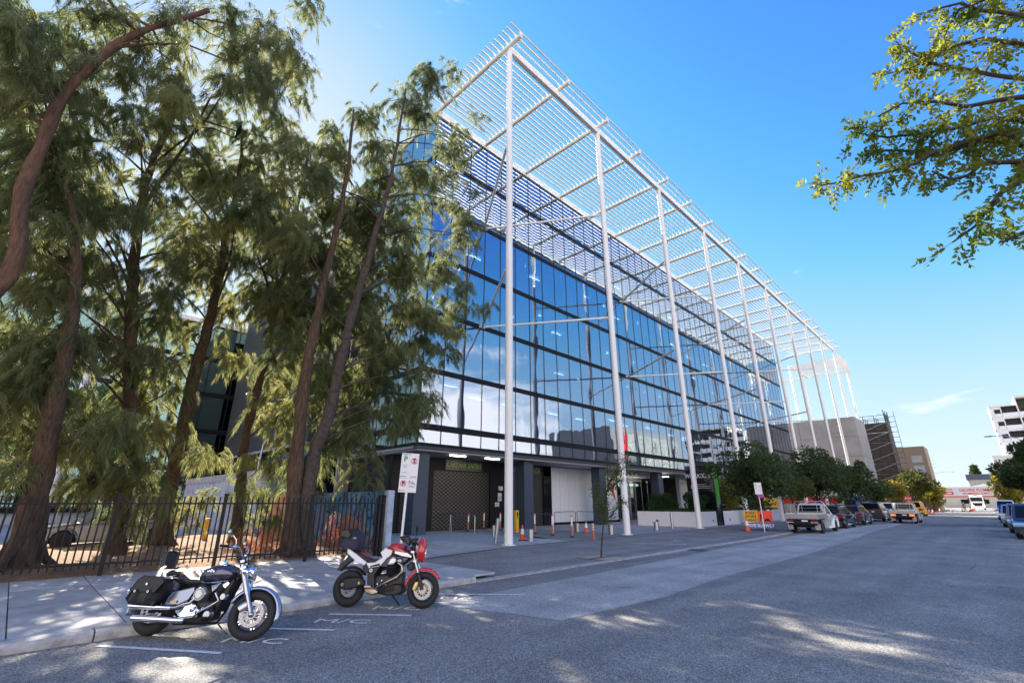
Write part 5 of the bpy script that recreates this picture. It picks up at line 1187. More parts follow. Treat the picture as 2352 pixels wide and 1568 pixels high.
# ================================================================== VEHICLES
def car_wheel(parent, c, r=.34, w=.24, side=1, m=None, n=6):
    o = thing('wheel', None, None, c); o.parent = parent
    if 'car_tyre' not in MS: 
        MS['car_tyre'] = MB().lathe([(.22, -.12), (.30, -.125), (.335, -.10), (.34, -.05), (.34, .05), (.335, .10), (.30, .125), (.22, .12)], 24, axis='y').mesh('tyre', M['tyre'], True)
        q = MB().lathe([(0, .10), (.05, .105), (.06, .08), (.20, .07), (.235, .115), (.235, .0), (0, .0)], 24, axis='y')
        for k in range(6):
            a = 2 * math.pi * k / 6; q.bar((.03 * math.cos(a), .10, .03 * math.sin(a)), (.225 * math.cos(a), .11, .225 * math.sin(a)), .05, .02, (0, 1, 0))
        MS['car_rim'] = q.mesh('rim', M['alloy'], True, 30)
        MS['well'] = MB().lathe([(0, .0), (.20, .0), (.20, .078), (0, .078)], 20, axis='y').mesh('rim_shadow', M['black'])
    s = r / .34
    inst('tyre', MS['car_tyre'], o, scale=(s, 1, s)); inst('rim', MS['car_rim'], o, rot=(0, 0, 0 if side > 0 else math.pi), scale=(s, 1, s)); return o
MS = {}
def quad_on(mb, a, b, c, d, u0, u1, v0, v1, off=.008):
    """window quad on face a b c d (a-b bottom, d-c top), pushed out along the normal"""
    a, b, c, d = map(Vector, (a, b, c, d)); nrm = (b - a).cross(d - a).normalized() * off
    P = lambda u, v: a.lerp(b, u).lerp(d.lerp(c, u), v) + nrm
    mb.poly([P(u0, v0), P(u1, v0), P(u1, v1), P(u0, v1)])
def car(name, label, cat, loc, rz, paint, L=4.5, W=1.82, H=1.66, belt=.98, kind='suv', group=None, r=.35, rails=False, hood=1.15, rear=.05, ladder=False, dark_low=True, tail='tailred', glass='carglass', flip=False):
    b = thing(name, label, cat, loc, rz, group)
    hl, hw = L / 2, W / 2; xr, xf = -hl + .82, hl - .88; gc = .26
    arch = lambda xc: [(xc + (r + .06) * math.cos(R(t)), .33 + (r + .06) * math.sin(R(t))) for t in (10, 40, 70, 90, 110, 140, 170)]
    pr = [(-hl + .06, gc + .1), (-hl, .55), (-hl + .02, belt - .15), (-hl + .08, belt)]
    pr += [(hl - hood - .15, belt), (hl - .35, belt - .12), (hl - .06, belt - .26), (hl, .6), (hl - .05, gc + .08), (hl - .2, gc)]
    pr += [(xf + r + .06, gc)] + arch(xf) + [(xf - r - .06, gc), (xr + r + .06, gc)] + arch(xr) + [(xr - r - .06, gc)]
    if kind == 'ute':
        i_ = pr.index((hl - hood - .15, belt)); j_ = pr.index((xf - r - .06, gc))
        pr = [(ladder[0] - .02, gc + .12), (ladder[0] - .02, belt)] + pr[i_:j_ + 1] + [(ladder[0] + .05, gc)]
    MB().slab(pr, -hw, hw, .09, round_=3).obj('body', paint, b, True, angle=35)
    MB().bb(-hl + .3, hl - .3, -hw + .25, hw - .25, .24 if kind != 'ute' else .36, .55).obj('underbody', M['black'], b)
    # greenhouse
    if kind == 'suv': xb0, xb1, xt0, xt1 = -hl + .06, hl - hood + .1, -hl + .35, hl - hood - .75
    elif kind == 'van': xb0, xb1, xt0, xt1 = -hl + .04, hl - hood + .3, -hl + .1, hl - hood - .3
    else: xb0, xb1, xt0, xt1 = ladder[0], hl - hood + .1, ladder[0] + .12, hl - hood - .6
    wb, wt = hw - .05, hw - .23
    lo = [(xb0, -wb, belt - .02), (xb1, -wb, belt - .02), (xb1, wb, belt - .02), (xb0, wb, belt - .02)]; up = [(xt0, -wt, H - .06), (xt1, -wt, H - .06), (xt1, wt, H - .06), (xt0, wt, H - .06)]
    top = [(xt0 + .1, -wt + .1, H), (xt1 - .12, -wt + .1, H), (xt1 - .12, wt - .1, H), (xt0 + .1, wt - .1, H)]
    mb = MB().add(lo + up + top, [(0, 1, 5, 4), (1, 2, 6, 5), (2, 3, 7, 6), (3, 0, 4, 7), (4, 5, 9, 8), (5, 6, 10, 9), (6, 7, 11, 10), (7, 4, 8, 11), (8, 9, 10, 11)])
    mb.obj('cabin', paint, b)
    G_ = M[glass]
    for nm, f, spans in (('side_window', (0, 1, 5, 4), ((.07, .30), (.33, .60), (.63, .88)) if kind != 'ute' else ((.12, .45), (.50, .86))), ('side_window', (2, 3, 7, 6), ((.12, .37), (.40, .67), (.70, .93)) if kind != 'ute' else ((.14, .50), (.55, .88)))):
        P = [Vector((lo + up)[i]) for i in f]
        for (u0, u1) in spans: m_ = MB(); quad_on(m_, *P, u0, u1, .10, .88); m_.obj(nm, G_, b)
    for nm, f in (('windscreen', (1, 2, 6, 5)), ('rear_window', (3, 0, 4, 7))):
        P = [Vector((lo + up)[i]) for i in f]; m_ = MB(); quad_on(m_, *P, .07, .93, .12 if nm[0] == 'w' else .22, .93); m_.obj(nm, G_, b)
    for x, tg in ((xr, 0), (xf, 1)):
        for s in (-1, 1): car_wheel(b, (x, s * (hw - .12), r), r, side=s)
    if dark_low:
        MB().bb(-hl - .015, -hl + .1, -hw + .12, hw - .12, .30, .52).obj('rear_bumper', M['charcoal'], b); MB().bb(hl - .1, hl + .015, -hw + .15, hw - .15, .28, .50).obj('front_bumper', M['charcoal'], b)
    for s in (-1, 1):
        if kind != 'ute':
            MB().slab([(-hl - .012, belt - .22), (-hl + .30, belt - .16), (-hl + .32, belt - .04), (-hl - .002, belt - .02)], s * (hw - .42), s * (hw + .008), .01).obj('tail_light', M[tail], b)
            MB().bb(-hl - .02, -hl + .02, s * (hw - .35), s * (hw - .15), .44, .50).obj('reflector', M['tailred'], b)
        MB().slab([(hl - .42, belt - .22), (hl - .02, belt - .33), (hl - .01, belt - .24), (hl - .36, belt - .13)], s * (hw - .44), s * (hw + .004), .01).obj('headlight', M['lens'], b)
        MB().slab([(hl - hood - .15, belt + .03), (hl - hood - .02, belt + .05), (hl - hood - .04, belt + .19), (hl - hood - .18, belt + .17)], s * (hw + .02), s * (hw + .22), .02).obj('mirror', paint if kind != 'ute' else M['black'], b)
        if rails: MB().tube([(xt0 + .15, s * (wt - .06), H + .0), (xt0 + .2, s * (wt - .06), H + .06), (xt1 - .3, s * (wt - .06), H + .06), (xt1 - .2, s * (wt - .06), H)], .018, 6).obj('roof_rail', M['steel'], b)
        for x in ((xb0 + xb1) / 2 - .35, (xb0 + xb1) / 2 + .65): MB().bb(x, x + .16, s * (hw + .0), s * (hw + .02), belt - .14, belt - .11).obj('door_handle', paint, b)
    MB().bb(hl - .02, hl + .012, -.45, .45, .55, belt - .32).obj('grille', M['black'], b)
    if kind != 'ute':
        MB().bb(-hl - .02, -hl, -.28, .28, belt - .22, belt - .08).obj('number_plate', M['signwhite'], b); MB().bb(-hl - .016, -hl + .02, -.5, .5, belt - .05, belt - .02).obj('chrome_strip', M['chrome'], b)
    MB().bb(hl, hl + .02, -.25, .25, .36, .48).obj('number_plate', M['signwhite'], b)
    return b
M['paint_black'] = mat('paint_black', (.015, .015, .018), .12, coat=1.); M['paint_grey'] = mat('paint_grey', (.10, .115, .14), .22, metal=.5, coat=1.); M['paint_silver'] = mat('paint_silver', (.38, .40, .43), .25, metal=.6, coat=1.)
M['paint_white'] = mat('paint_white', (.74, .75, .76), .22, coat=1.); M['paint_cream'] = mat('paint_cream', (.52, .49, .42), .4, coat=.3); M['paint_bronze'] = mat('paint_bronze', (.22, .19, .16), .25, metal=.6, coat=1.); M['paint_dblue'] = mat('paint_dblue', (.035, .042, .055), .25, coat=.7)
M['alu'] = mat('alu', (.50, .51, .53), .38, metal=.85, var=.06, vscale=6); M['bright_tail'] = mat('bright_tail', (.8, .05, .01), .3, emit=(1, .10, .02, 1.4)); M['bright_head'] = mat('bright_head', (.9, .9, .9), .2, emit=(1, 1, 1, 3))
N90 = R(90)
def ute(label, loc, rz, paint, traym, rack=1, lit=False):
    L = 5.2; b = car('utility_truck', label, 'ute', loc, rz, paint, L=L, W=1.84, H=1.80, belt=1.10, kind='ute', ladder=[-.35 if rack == 1 else -.15], hood=1.25, r=.37, dark_low=False)
    hl = L / 2
    x0, x1 = -hl - .15, -.45
    MB().bb(x0, x1, -.93, .93, .86, .93).obj('tray_floor', traym, b)
    for nm, a in (('tailboard', (x0 - .03, x0, -.93, .93)), ('side_board', (x0, x1, -.96, -.93)), ('side_board', (x0, x1, .93, .96))):
        o = MB().bb(*a, .90, 1.14).obj(nm, traym, b)
        for z in (.97, 1.06): MB().bb(a[0] - (.008 if nm[0] == 't' else 0), a[1], a[2] - (.008 if nm[0] == 's' else 0), a[3] + (.008 if nm[0] == 's' else 0), z - .008, z + .008).obj('rib', M['alu'] if rack == 1 else M['paint_cream'], o)
    for s in (-1, 1):
        MB().bb(x0 - .05, x0 + .02, s * .88, s * .93, .84, 1.16).obj('corner_post', M['alu'], b)
        MB().bb(x0 - .02, x0 + .03, s * .52, s * .86, .70, .80).obj('tail_light', M['bright_tail'] if lit else M['tailred'], b)
        MB().bb(x0 - .03, x0 + .0, s * .48, s * .90, .64, .67).obj('light_guard', M['signwhite'], b)
        MB().bb(x0 + .25, x0 + .27, s * .62, s * .92, .22, .60).obj('mud_flap', traym if rack == 1 else M['slab'], b)
    MB().bb(x0 + .02, x1, -.55, .55, .52, .80).obj('chassis', M['black'], b); MB().bb(x0 + .0, x0 + .1, -.8, .8, .50, .62).obj('tow_bar', M['black'], b)
    for s in (-1, 1): MB().bb(-2.35, -1.2, s * .60, s * .92, .80, .85).obj('mudguard', M['black'], b)
    MB().bb(x0 - .015, x0 + .0, -.32, .02, .70, .80).obj('number_plate', M['signwhite'], b)
    rk_ = MB(); xr_ = x1 + .02; top = 1.92 if rack == 1 else 1.80
    rk_.tube([(xr_, -.88, .93), (xr_, -.88, top - .12), (xr_, -.78, top), (xr_, .78, top), (xr_, .88, top - .12), (xr_, .88, .93)], .022, 8)
    for z in (1.3, 1.5, 1.68): rk_.tube([(xr_, -.88, z), (xr_, .88, z)], .014, 6)
    for y in (-.45, .45): rk_.tube([(xr_, y, .93), (xr_, y, top)], .018, 6)
    if rack == 1: rk_.tube([(xr_, -.88, 1.72), (xr_ - .9, -.88, 1.72), (xr_ - 1.0, -.88, 1.6), (xr_ - 1.0, -.88, 1.14)], .018, 6).tube([(xr_, .88, 1.72), (xr_ - .9, .88, 1.72), (xr_ - 1.0, .88, 1.6), (xr_ - 1.0, .88, 1.14)], .018, 6)
    rk_.obj('ladder_rack', M['alu'] if rack == 1 else M['paint_cream'], b, True)
    MB().bb(-.2, .05, -.12, .12, 1.80, 1.86).obj('brake_lamp', M['tailred'], b)
    return b
uh = N90
u1 = ute('white single-cab ute with silver aluminium tray and ladder rack parked at the kerb', (-9.12, 38.3, 0), uh, M['paint_white'], M['alu'])
MB().bb(.12, .38, -.935, -.925, .76, .86).obj('door_decal', M['orange'], u1); MB().bb(.14, .36, -.935, -.925, .66, .74).obj('door_decal', M['blue'], u1); MB().lathe([(0, 1.86), (.05, 1.86), (.05, 1.93), (0, 1.94)], 10, (.1, .35, 0)).obj('beacon', M['amber'], u1)
u2 = ute('cream tray ute driving away with its tail lights lit', (-6.55, 61.2, 0), uh, M['paint_silver'], M['paint_cream'], 2, True)
gk = 'cars parked along the kerb'
car('parked_car', 'black four wheel drive parked directly in front of the white tray ute', 'car', (-9.35, 46.0, 0), uh, M['paint_black'], L=4.6, H=1.68, rails=True, group=gk)
car('parked_car', 'dark grey compact four wheel drive with curved red tail lights, second past the white ute', 'car', (-9.45, 54.0, 0), uh, M['paint_grey'], L=4.5, H=1.66, group=gk)
car('parked_car', 'large silver-grey four wheel drive with chrome tailgate bar left of the moving ute', 'car', (-9.6, 65.5, 0), uh, M['paint_grey'], L=4.8, W=1.92, H=1.84, belt=1.1, rails=True, r=.39, group=gk)
car('parked_car', 'white wagon hidden mostly behind the moving cream ute', 'car', (-9.4, 74, 0), uh, M['paint_white'], L=4.8, H=1.85, group=gk)
gr_ = 'cars parked facing the camera on the right'
car('parked_car', 'dark blue four wheel drive nearest the camera at the right edge', 'car', (1.25, 40.0, 0), -N90 + 0, M['paint_dblue'], L=4.7, H=1.78, group=gr_)
car('parked_car', 'bronze four wheel drive second from the camera on the right', 'car', (1.1, 46.8, 0), -N90, M['paint_bronze'], L=4.7, H=1.80, group=gr_)
car('parked_car', 'silver car third from the camera on the right', 'car', (.85, 57.2, 0), -N90, M['paint_silver'], L=4.6, H=1.7, group=gr_)
car('parked_car', 'dark green car fourth in the right-hand row', 'car', (.75, 67.5, 0), -N90, M['paint_black'], L=4.6, H=1.68, group=gr_)
car('parked_van', 'white van at the far end of the right-hand row', 'van', (.6, 80, 0), -N90, M['paint_white'], L=5.0, H=2.1, kind='van', hood=.7, belt=1.15, group=gr_)
car('parked_car', 'silver bronze four wheel drive parked nose-in behind the palisade fence', 'car', (-27.1, 3.1, .1), R(-92), M['paint_silver'], L=4.6, W=1.85, H=1.72, rails=True)
car('parked_car', 'white hatchback deeper in the yard behind the trunks', 'car', (-36, -3.0, .1), 1.2, M['paint_white'], L=4.3, H=1.5)
car('parked_car', 'dark blue hatch parked past the cones in front of the warehouse', 'car', (-13.5, 160, 0), R(60), M['paint_dblue'], L=4.3, H=1.7)
car('parked_car', 'white sedan beside the dark blue hatch at the far cross street', 'car', (-11.2, 165, 0), R(70), M['paint_white'], L=4.4, H=1.5)
car('work_van', 'yellow and white works vehicle behind the stop sign', 'van', (-8.6, 93, 0), N90, M['ylw'], L=4.8, W=1.9, H=2.0, kind='van', hood=.9, belt=1.0)
# truck seen head on at the end of the street
tk = thing('white_truck', 'white cab-over truck facing the camera at the end of the street', 'truck', (-3.6, 176, 0), -N90)
MB().slab([(1.0, .7), (3.2, .7), (3.2, 2.0), (3.05, 3.3), (2.8, 3.6), (1.0, 3.6)], -1.25, 1.25, .1).obj('cab', M['paint_white'], tk, True)
MB().bb(3.12, 3.26, -1.1, 1.1, 2.1, 3.05).obj('windscreen', M['carglass'], tk); MB().bb(3.2, 3.24, -.9, .9, 1.0, 1.7).obj('grille', M['black'], tk)
MB().bb(2.9, 3.3, -1.25, 1.25, .45, .85).obj('bumper', M['paint_white'], tk); MB().bb(-4.5, .9, -1.25, 1.25, 1.0, 3.3).obj('tipper_body', M['paint_silver'], tk); MB().bb(-4.5, 3, -.5, .5, .5, 1.0).obj('chassis', M['black'], tk)
MB().bb(2.6, 3.1, -.4, .4, 3.6, 3.8).obj('roof_sign', M['ylw'], tk)
for s in (-1, 1):
    MB().bb(3.24, 3.32, s * .8, s * 1.15, .9, 1.15).obj('headlight', M['bright_head'], tk); MB().bb(2.9, 3.05, s * 1.35, s * 1.6, 1.9, 2.9).obj('mirror', M['black'], tk)
    for x in (2.3, -2.0, -3.3): car_wheel(tk, (x, s * 1.05, .5), .5, side=s)
# ================================================================== STREET FURNITURE
def Z7(x, y): return G((1600 + x / 2.613) / 1.633, (1550 + y / 2.613) / 1.633)
def cone(loc, label, h=.75, m='orange', group=None):
    c = thing('traffic_cone', label, 'cone', loc, random.uniform(0, 1), group); s = h / .75
    MB().bb(-.2 * s, .2 * s, -.2 * s, .2 * s, 0, .035 * s).obj('base', M['black'] if m == 'orange' else M['red'], c)
    MB().lathe([(.15 * s, .035 * s), (.108 * s, .30 * s), (.108 * s, .3 * s)], 16).lathe([(.062 * s, .55 * s), (.028 * s, .75 * s), (0, .75 * s)], 16).obj('body', M[m], c, True)
    MB().lathe([(.109 * s, .30 * s), (.063 * s, .55 * s)], 16).obj('reflective_sleeve', M['signwhite'], c, True); return c
p = Z7(940, 1247); cone((p.x, p.y, .02), 'bright orange traffic cone beside the stubby steel bollard at the first column')
p = Z7(1567, 1170); cone((p.x, p.y, .02), 'faded red traffic cone in front of the white wall panels', m='orange_faded')
p = G(1718, 1220); cone((p.x, p.y, .02), 'dull traffic cone left of the road work sign', m='orange_faded', h=.9)
for i, ((x, y), ty, lean, cap) in enumerate((((405, 1155), 985, 8, 'red'), ((560, 1135), 950, 2, 'red'), ((722, 1145), 950, 0, 'red'), ((1062, 1180), 978, 0, 'ylw'), ((1235, 1195), 972, 0, 'red'), ((1428, 1215), 995, 1, 'orange'))):
    p = Z7(x, y); lab = ('leaning white and red lane post in front of the shutter, leftmost', 'upright white and red lane post before the shutter middle', 'white and red lane post behind the tall steel bollard', 'lane post with yellow cap right of the ticket post', 'lane post with red loop top before the black pier', 'lane post with orange cap before the white panels')[i]
    q = thing('lane_post', lab, 'lane post', (p.x, p.y, .02), 0, 'flexible lane posts on the driveway', tilt=(R(-lean * .6), R(-lean * .5)))
    MB().lathe([(.14, 0), (.12, .04), (.05, .07), (0, .08)], 14).obj('base', M['black'], q, True); MB().cyl((0, 0, .06), (0, 0, .58), .05, n=12).obj('lower_tube', M['orange_faded'], q, True)
    MB().cyl((0, 0, .58), (0, 0, 1.06), .051, n=12).obj('white_sleeve', M['signwhite'], q, True); MB().lathe([(.052, 1.06), (.05, 1.14), (.03, 1.17), (0, 1.18)], 12).obj('cap', M[cap], q, True)
p = Z7(1638, 1232); q = thing('striped_post', 'short red delineator post with white bands nearest the sapling', 'lane post', (p.x, p.y, .02))
MB().lathe([(.12, 0), (.12, .03), (.055, .06), (.05, .78), (0, .8)], 12).obj('tube', M['orange_faded'], q, True)
for z in (.45, .57, .69): MB().cyl((0, 0, z), (0, 0, z + .055), .0535, n=12).obj('band', M['signwhite'], q, True)
p = Z7(880, 1168); q = thing('ticket_post', 'yellow card reader post on the driveway', 'card reader', (p.x, p.y, .02)); MB().bb(-.1, .1, -.13, .13, 0, 1.35).obj('housing', M['ylw'], q); MB().bb(.1, .11, -.06, .06, 1.0, 1.25).obj('reader', M['black'], q); MB().cyl((.1, 0, .92), (.12, 0, .92), .05).obj('button', M['black'], q)
for i, (x, y, r_, h, tl, lab) in enumerate(((677, 1277, .10, 1.12, 4, 'tall leaning stainless bollard just left of the first white column'), (655, 1215, .09, .62, 0, 'stainless bollard half hidden behind the tall leaning one'), (1018, 1252, .17, .55, 0, 'stubby wide stainless bollard right of the first white column'), (1478, 1162, .16, .52, 0, 'stubby stainless bollard in front of the white wall panels'), (1812, 1188, .16, .55, 0, 'stubby stainless bollard between sapling and second column'))):
    p = Z7(x, y); tag(MB().lathe([(r_, 0), (r_, h - .01), (r_ - .01, h), (0, h)], 20).obj('bollard', M['steel'], None, True, (p.x, p.y, .02), (R(-tl), R(tl), 0)), lab, 'bollard', 'stainless bollards')
def Z6(x, y): return G((2050 + x / 3.336) / 1.633, (1650 + y / 3.336) / 1.633)
for (x, y, r_, h, lab) in ((1378, 1127, .17, .55, 'wide stainless bollard left of the planter corner'), (1578, 1107, .10, 1.1, 'tall stainless bollard before the planter wall')):
    p = Z6(x, y); tag(MB().lathe([(r_, 0), (r_, h - .01), (r_ - .01, h), (0, h)], 20).obj('bollard', M['steel'], None, True, (p.x, p.y, .02)), lab, 'bollard', 'stainless bollards')
for (a, b, lab) in (((35, 1143), (228, 1160), 'steel hoop rail at the left of the shutter'), ((242, 1162), (470, 1188), 'steel hoop rail right of the first hoop before the shutter'), ((1020, 1130), (1245, 1165), 'steel hoop rail before the second shutter'), ((1258, 1104), (1462, 1088), 'dark hoop rail in front of the left white panels'), ((1478, 1085), (1700, 1106), 'dark hoop rail in front of the right white panels')):
    pa, pb = Z7(*a), Z7(*b); pa.z = pb.z = .02; c_ = (pa + pb) / 2; h = 1.08; d = (pb - pa) / 2; dn = d.normalized() * .09
    tag(MB().tube([-d, -d + Vector((0, 0, h - .1)), -d + dn * .3 + Vector((0, 0, h - .03)), -d + dn + Vector((0, 0, h)), d - dn + Vector((0, 0, h)), d - dn * .3 + Vector((0, 0, h - .03)), d + Vector((0, 0, h - .1)), d], .024, 8).obj('hoop_rail', M['steel'] if 'steel' in lab else M['charcoal'], None, True, c_), lab, 'handrail', 'hoop rails along the ground floor')
# parking sign on the bent post
def ring(r0, r1, c, m, parent, axis='y', n=24, name='ring'):
    return MB().lathe([(r0, -.003), (r1, -.003), (r1, .003), (r0, .003)], n, c, axis, True).obj(name, m, parent)
sp = G(917, 1286, .02); rzs = math.atan2(sp.y, sp.x) + N90
q = thing('parking_sign', 'white parking restriction sign with P and crossed S on a leaning post', 'road sign', (sp.x, sp.y, .02), rzs + math.pi + .15, None, tilt=(0, R(2.0))); q.scale = (1.36, 1.36, 1.34)
hgt = 2.62; MB().cyl((0, 0, 0), (0, 0, hgt), .033, n=10).obj('pole', M['white'], q, True)
SG = M['signwhite']
def panel(x0, x1, z0, z1, nm='panel', m=None, parent=None, y=-.045): return MB().slab([(x0, z0), (x1, z0), (x1, z1), (x0, z1)], y, y + .008).obj(nm, m or SG, parent or q)
panel(-.22, .0, 1.98, 2.62); panel(.005, .235, 1.98, 2.62); panel(-.22, .235, 1.62, 1.975)
def t_(body, size, m, x, z, parent=None, y=-.050, sx=1., bold=0.): return text('lettering', body, size, M[m], parent or q, (x, y, z), (N90, 0, 0), sx=sx, extrude=.0015, bold=bold)
t_('P', .19, 'sgreen', -.11, 2.46, bold=.004); t_('MOTORCYCLES', .035, 'sgreen', -.11, 2.59); t_('ONLY', .03, 'sgreen', -.11, 2.56); t_('AT ALL', .035, 'sgreen', -.11, 2.30); t_('TIMES', .035, 'sgreen', -.11, 2.25); t_('PARKING', .03, 'sgreen', -.11, 2.12)
t_('S', .15, 'black', .12, 2.42, bold=.006); ring(.065, .08, (.12, -.05, 2.42), M['signred'], q); MB().bar((.07, -.052, 2.47), (.17, -.052, 2.37), .004, .014).obj('slash', M['signred'], q)
t_('P', .13, 'black', -.11, 1.84, bold=.006); ring(.06, .074, (-.11, -.05, 1.84), M['signred'], q); MB().bar((-.155, -.052, 1.885), (-.065, -.052, 1.795), .004, .014).obj('slash', M['signred'], q)
t_('VERGE', .05, 'signred', .11, 1.77)
for (a, b_, m_, z) in ((-.18, -.05, 'sgreen', 2.02), (.05, .18, 'signred', 2.02), (-.18, -.06, 'signred', 1.67)):
    MB().bb(a, b_, -.052, -.048, z - .006, z + .006).add([(a if m_ != 'signred' or z < 2 else b_, -.053, z + .02), (a if m_ != 'signred' or z < 2 else b_, -.053, z - .02), ((a - .03) if m_ != 'signred' or z < 2 else (b_ + .03), -.053, z)], [(0, 1, 2)]).obj('arrow', M[m_], q)
gp = [(.02, 1.90), (.06, 1.92), (.03, 1.83), (.08, 1.90), (.10, 1.83), (.13, 1.91), (.12, 1.83), (.17, 1.88), (.16, 1.84), (.21, 1.82)]
MB().tube([(x, -.051, z) for x, z in gp], .006, 4).obj('marker_tag', M['blue'], q)
# road work sign
rw = G(1746, 1219); q = thing('road_work_sign', 'yellow, red and blue ROAD WORK AHEAD DRIVE SLOWLY sign on folding legs', 'road sign', (rw.x, rw.y, .02), R(28))
MB().slab([(-.86, .55), (-.02, .55), (-.02, 1.28), (-.90, 1.28)], -.02, .0).obj('yellow_panel', M['ylw'], q); MB().slab([(-.02, .55), (.86, .55), (.90, 1.28), (-.02, 1.28)], -.02, .0).obj('red_panel', mat('red_orange', (.85, .05, .02), .4), q); MB().slab([(-.84, .14), (.86, .14), (.86, .52), (-.84, .52)], -.02, .0).obj('blue_panel', M['signblue'], q)
for i, w_ in enumerate(('ROAD', 'WORK', 'AHEAD')): t_(w_, .24, 'black', -.44, 1.14 - i * .23, q, -.026, bold=.006)
t_('DRIVE SLOWLY', .27, 'signwhite', .01, .33, q, -.026, bold=.008)
MB().slab([(.30, .62), (.80, .62), (.66, .74), (.55, .80), (.42, .72)], -.026, -.021).obj('spoil_heap', M['black'], q)
fig = MB(); fig.lathe([(0, -.024), (.05, -.024), (.05, -.020), (0, -.020)], 12, (.30, 0, 1.18), 'y'); fig.slab([(.12, 1.0), (.24, 1.12), (.30, 1.10), (.25, .95), (.22, .85), (.15, .86)], -.026, -.021).bar((.2, -.023, .88), (.10, -.023, .62), .006, .05).bar((.22, -.023, .88), (.28, -.023, .62), .006, .05).bar((.27, -.023, 1.05), (.32, -.023, .88), .006, .03).bar((.22, -.023, .98), (.40, -.023, .78), .006, .02); fig.obj('worker_symbol', M['black'], q)
MB().tube([(-.88, .01, 1.3), (-.84, .01, .1), (-.6, -.3, -.0)], .012, 5).tube([(.88, .01, 1.3), (.86, .01, .1), (1.1, -.3, -.0)], .012, 5).tube([(-.8, .01, .15), (-.95, .4, 0)], .012, 5).tube([(.8, .01, .15), (.95, .4, 0)], .012, 5).obj('folding_leg', M['black'], q)
MB().cyl((-.9, .005, 1.28), (.9, .005, 1.28), .012, n=6).obj('top_rail', M['black'], q)
pp = G(1757, 1222); q = thing('bus_zone_sign', 'small white and magenta parking sign on a slim pole behind the road work sign', 'road sign', (pp.x, pp.y, .02), R(25)); MB().cyl((0, 0, 0), (0, 0, 3.1), .03, n=8).obj('pole', M['white'], q, True)
panel(-.2, .24, 2.35, 3.1, parent=q); MB().slab([(-.1, 2.15), (.3, 2.15), (.3, 2.32), (-.1, 2.32)], -.05, -.04).obj('magenta_panel', mat('magenta', (.45, .05, .35), .5), q); ring(.03, .05, (-.10, -.05, 2.95), M['signred'], q); ring(.03, .05, (-.10, -.05, 2.75), M['signred'], q); t_('2P', .12, 'sgreen', .1, 2.85, q); t_('TICKET', .06, 'sgreen', .1, 2.6, q)
# black sign slab
q = thing('sign_monolith', 'tall black sign slab with white lettering and bright green side in the planter', 'sign', (-18.25, 42.0, 0))
mw = 1.18; MB().slab([(-mw, 0), (mw, 0), (mw, 4.95), (-mw, 4.95)], 0, 1.15).obj('slab', M['black_gloss'], q)
MB().bb(mw + .002, mw + .03, 0.12, 1.05, 1.75, 4.75).obj('green_side', M['green'], q); MB().bb(mw, mw + .06, .0, .1, 0, 4.95).bb(mw, mw + .06, 1.07, 1.15, 0, 4.95).bb(mw, mw + .06, .1, 1.07, 4.77, 4.95).obj('slab_edge', M['black'], q)
text('lettering', 'WORK', .52, M['signwhite'], q, (-.56, -.012, 4.05), (N90, 0, 0), sx=.88, bold=.008); text('lettering', '//', .52, M['green'], q, (.10, -.012, 4.05), (N90, 0, 0), sx=1, bold=.006); text('lettering', 'ZONE', .52, M['signwhite'], q, (.65, -.012, 4.05), (N90, 0, 0), sx=.88, bold=.008)
for i, w_ in enumerate(('Department of', 'Primary Industries and', 'Regional Development')): text('lettering', w_, .13, M['signwhite'], q, (-.25, -.008, 3.35 - i * .15), (N90, 0, 0), align='LEFT')
MB().bb(-.8, -.55, -.01, -.004, 3.0, 3.3).obj('crest', M['signwhite'], q)
def planter(x0, x1, y0, y1, h, label, lights=()):
    q = thing('planter', label, 'planter', (x0, y0, 0)); a, b_ = x1 - x0, y1 - y0
    for (c, d, e, f) in ((0, a, 0, .2), (0, a, b_ - .2, b_), (0, .2, .2, b_ - .2), (a - .2, a, .2, b_ - .2)): MB().bb(c, d, e, f, .01, h).obj('planter_wall', M['white_gloss'], q)
    MB().bb(.2, a - .2, .2, b_ - .2, 0, h - .08).obj('soil', M['mulch'], q)
    for (fx, fy) in lights: MB().lathe([(0, 0), (.10, 0), (.10, .02), (0, .02)], 14, (a + .002 if fx is None else fx, fy if fx is None else -.02, .42), 'x' if fx is None else 'y').obj('step_light', M['charcoal'], q)
    r = np.random.RandomState(int(y0)); v = blob_leaves((a / 2, b_ / 2, h + .02), (a / 2 * 1.35, b_ / 2 * 1.35, .14), 6500, .11, int(y0), .6, 4); v = v.reshape(-1, 4, 3); ok = (v[:, 0, 0] > .15) & (v[:, 0, 0] < a - .15) & (v[:, 0, 1] > .15) & (v[:, 0, 1] < b_ - .15); tag(inst('ground_cover', rawmesh('ground_cover', v[ok].reshape(-1, 3), None, 4, M['leaf_hedge']), q), kind='stuff'); return q
planter(-22.3, -17.15, 38.0, 47.2, 1.14, 'long white planter box under the black sign slab', ((None, 3.2), (None, 6.8), (1.8, 0)))
pl2 = planter(-21, -17.5, 50.5, 61.5, 1.14, 'second white planter box behind the parking pole'); MB().bb(3.5, 3.52, 1.5, 3.5, .35, .95).obj('dark_plate', M['black'], pl2)
text('lettering', 'WORKZONE', .3, M['signwhite'], pl2, (3.53, 2.5, .65), FACE_STREET)
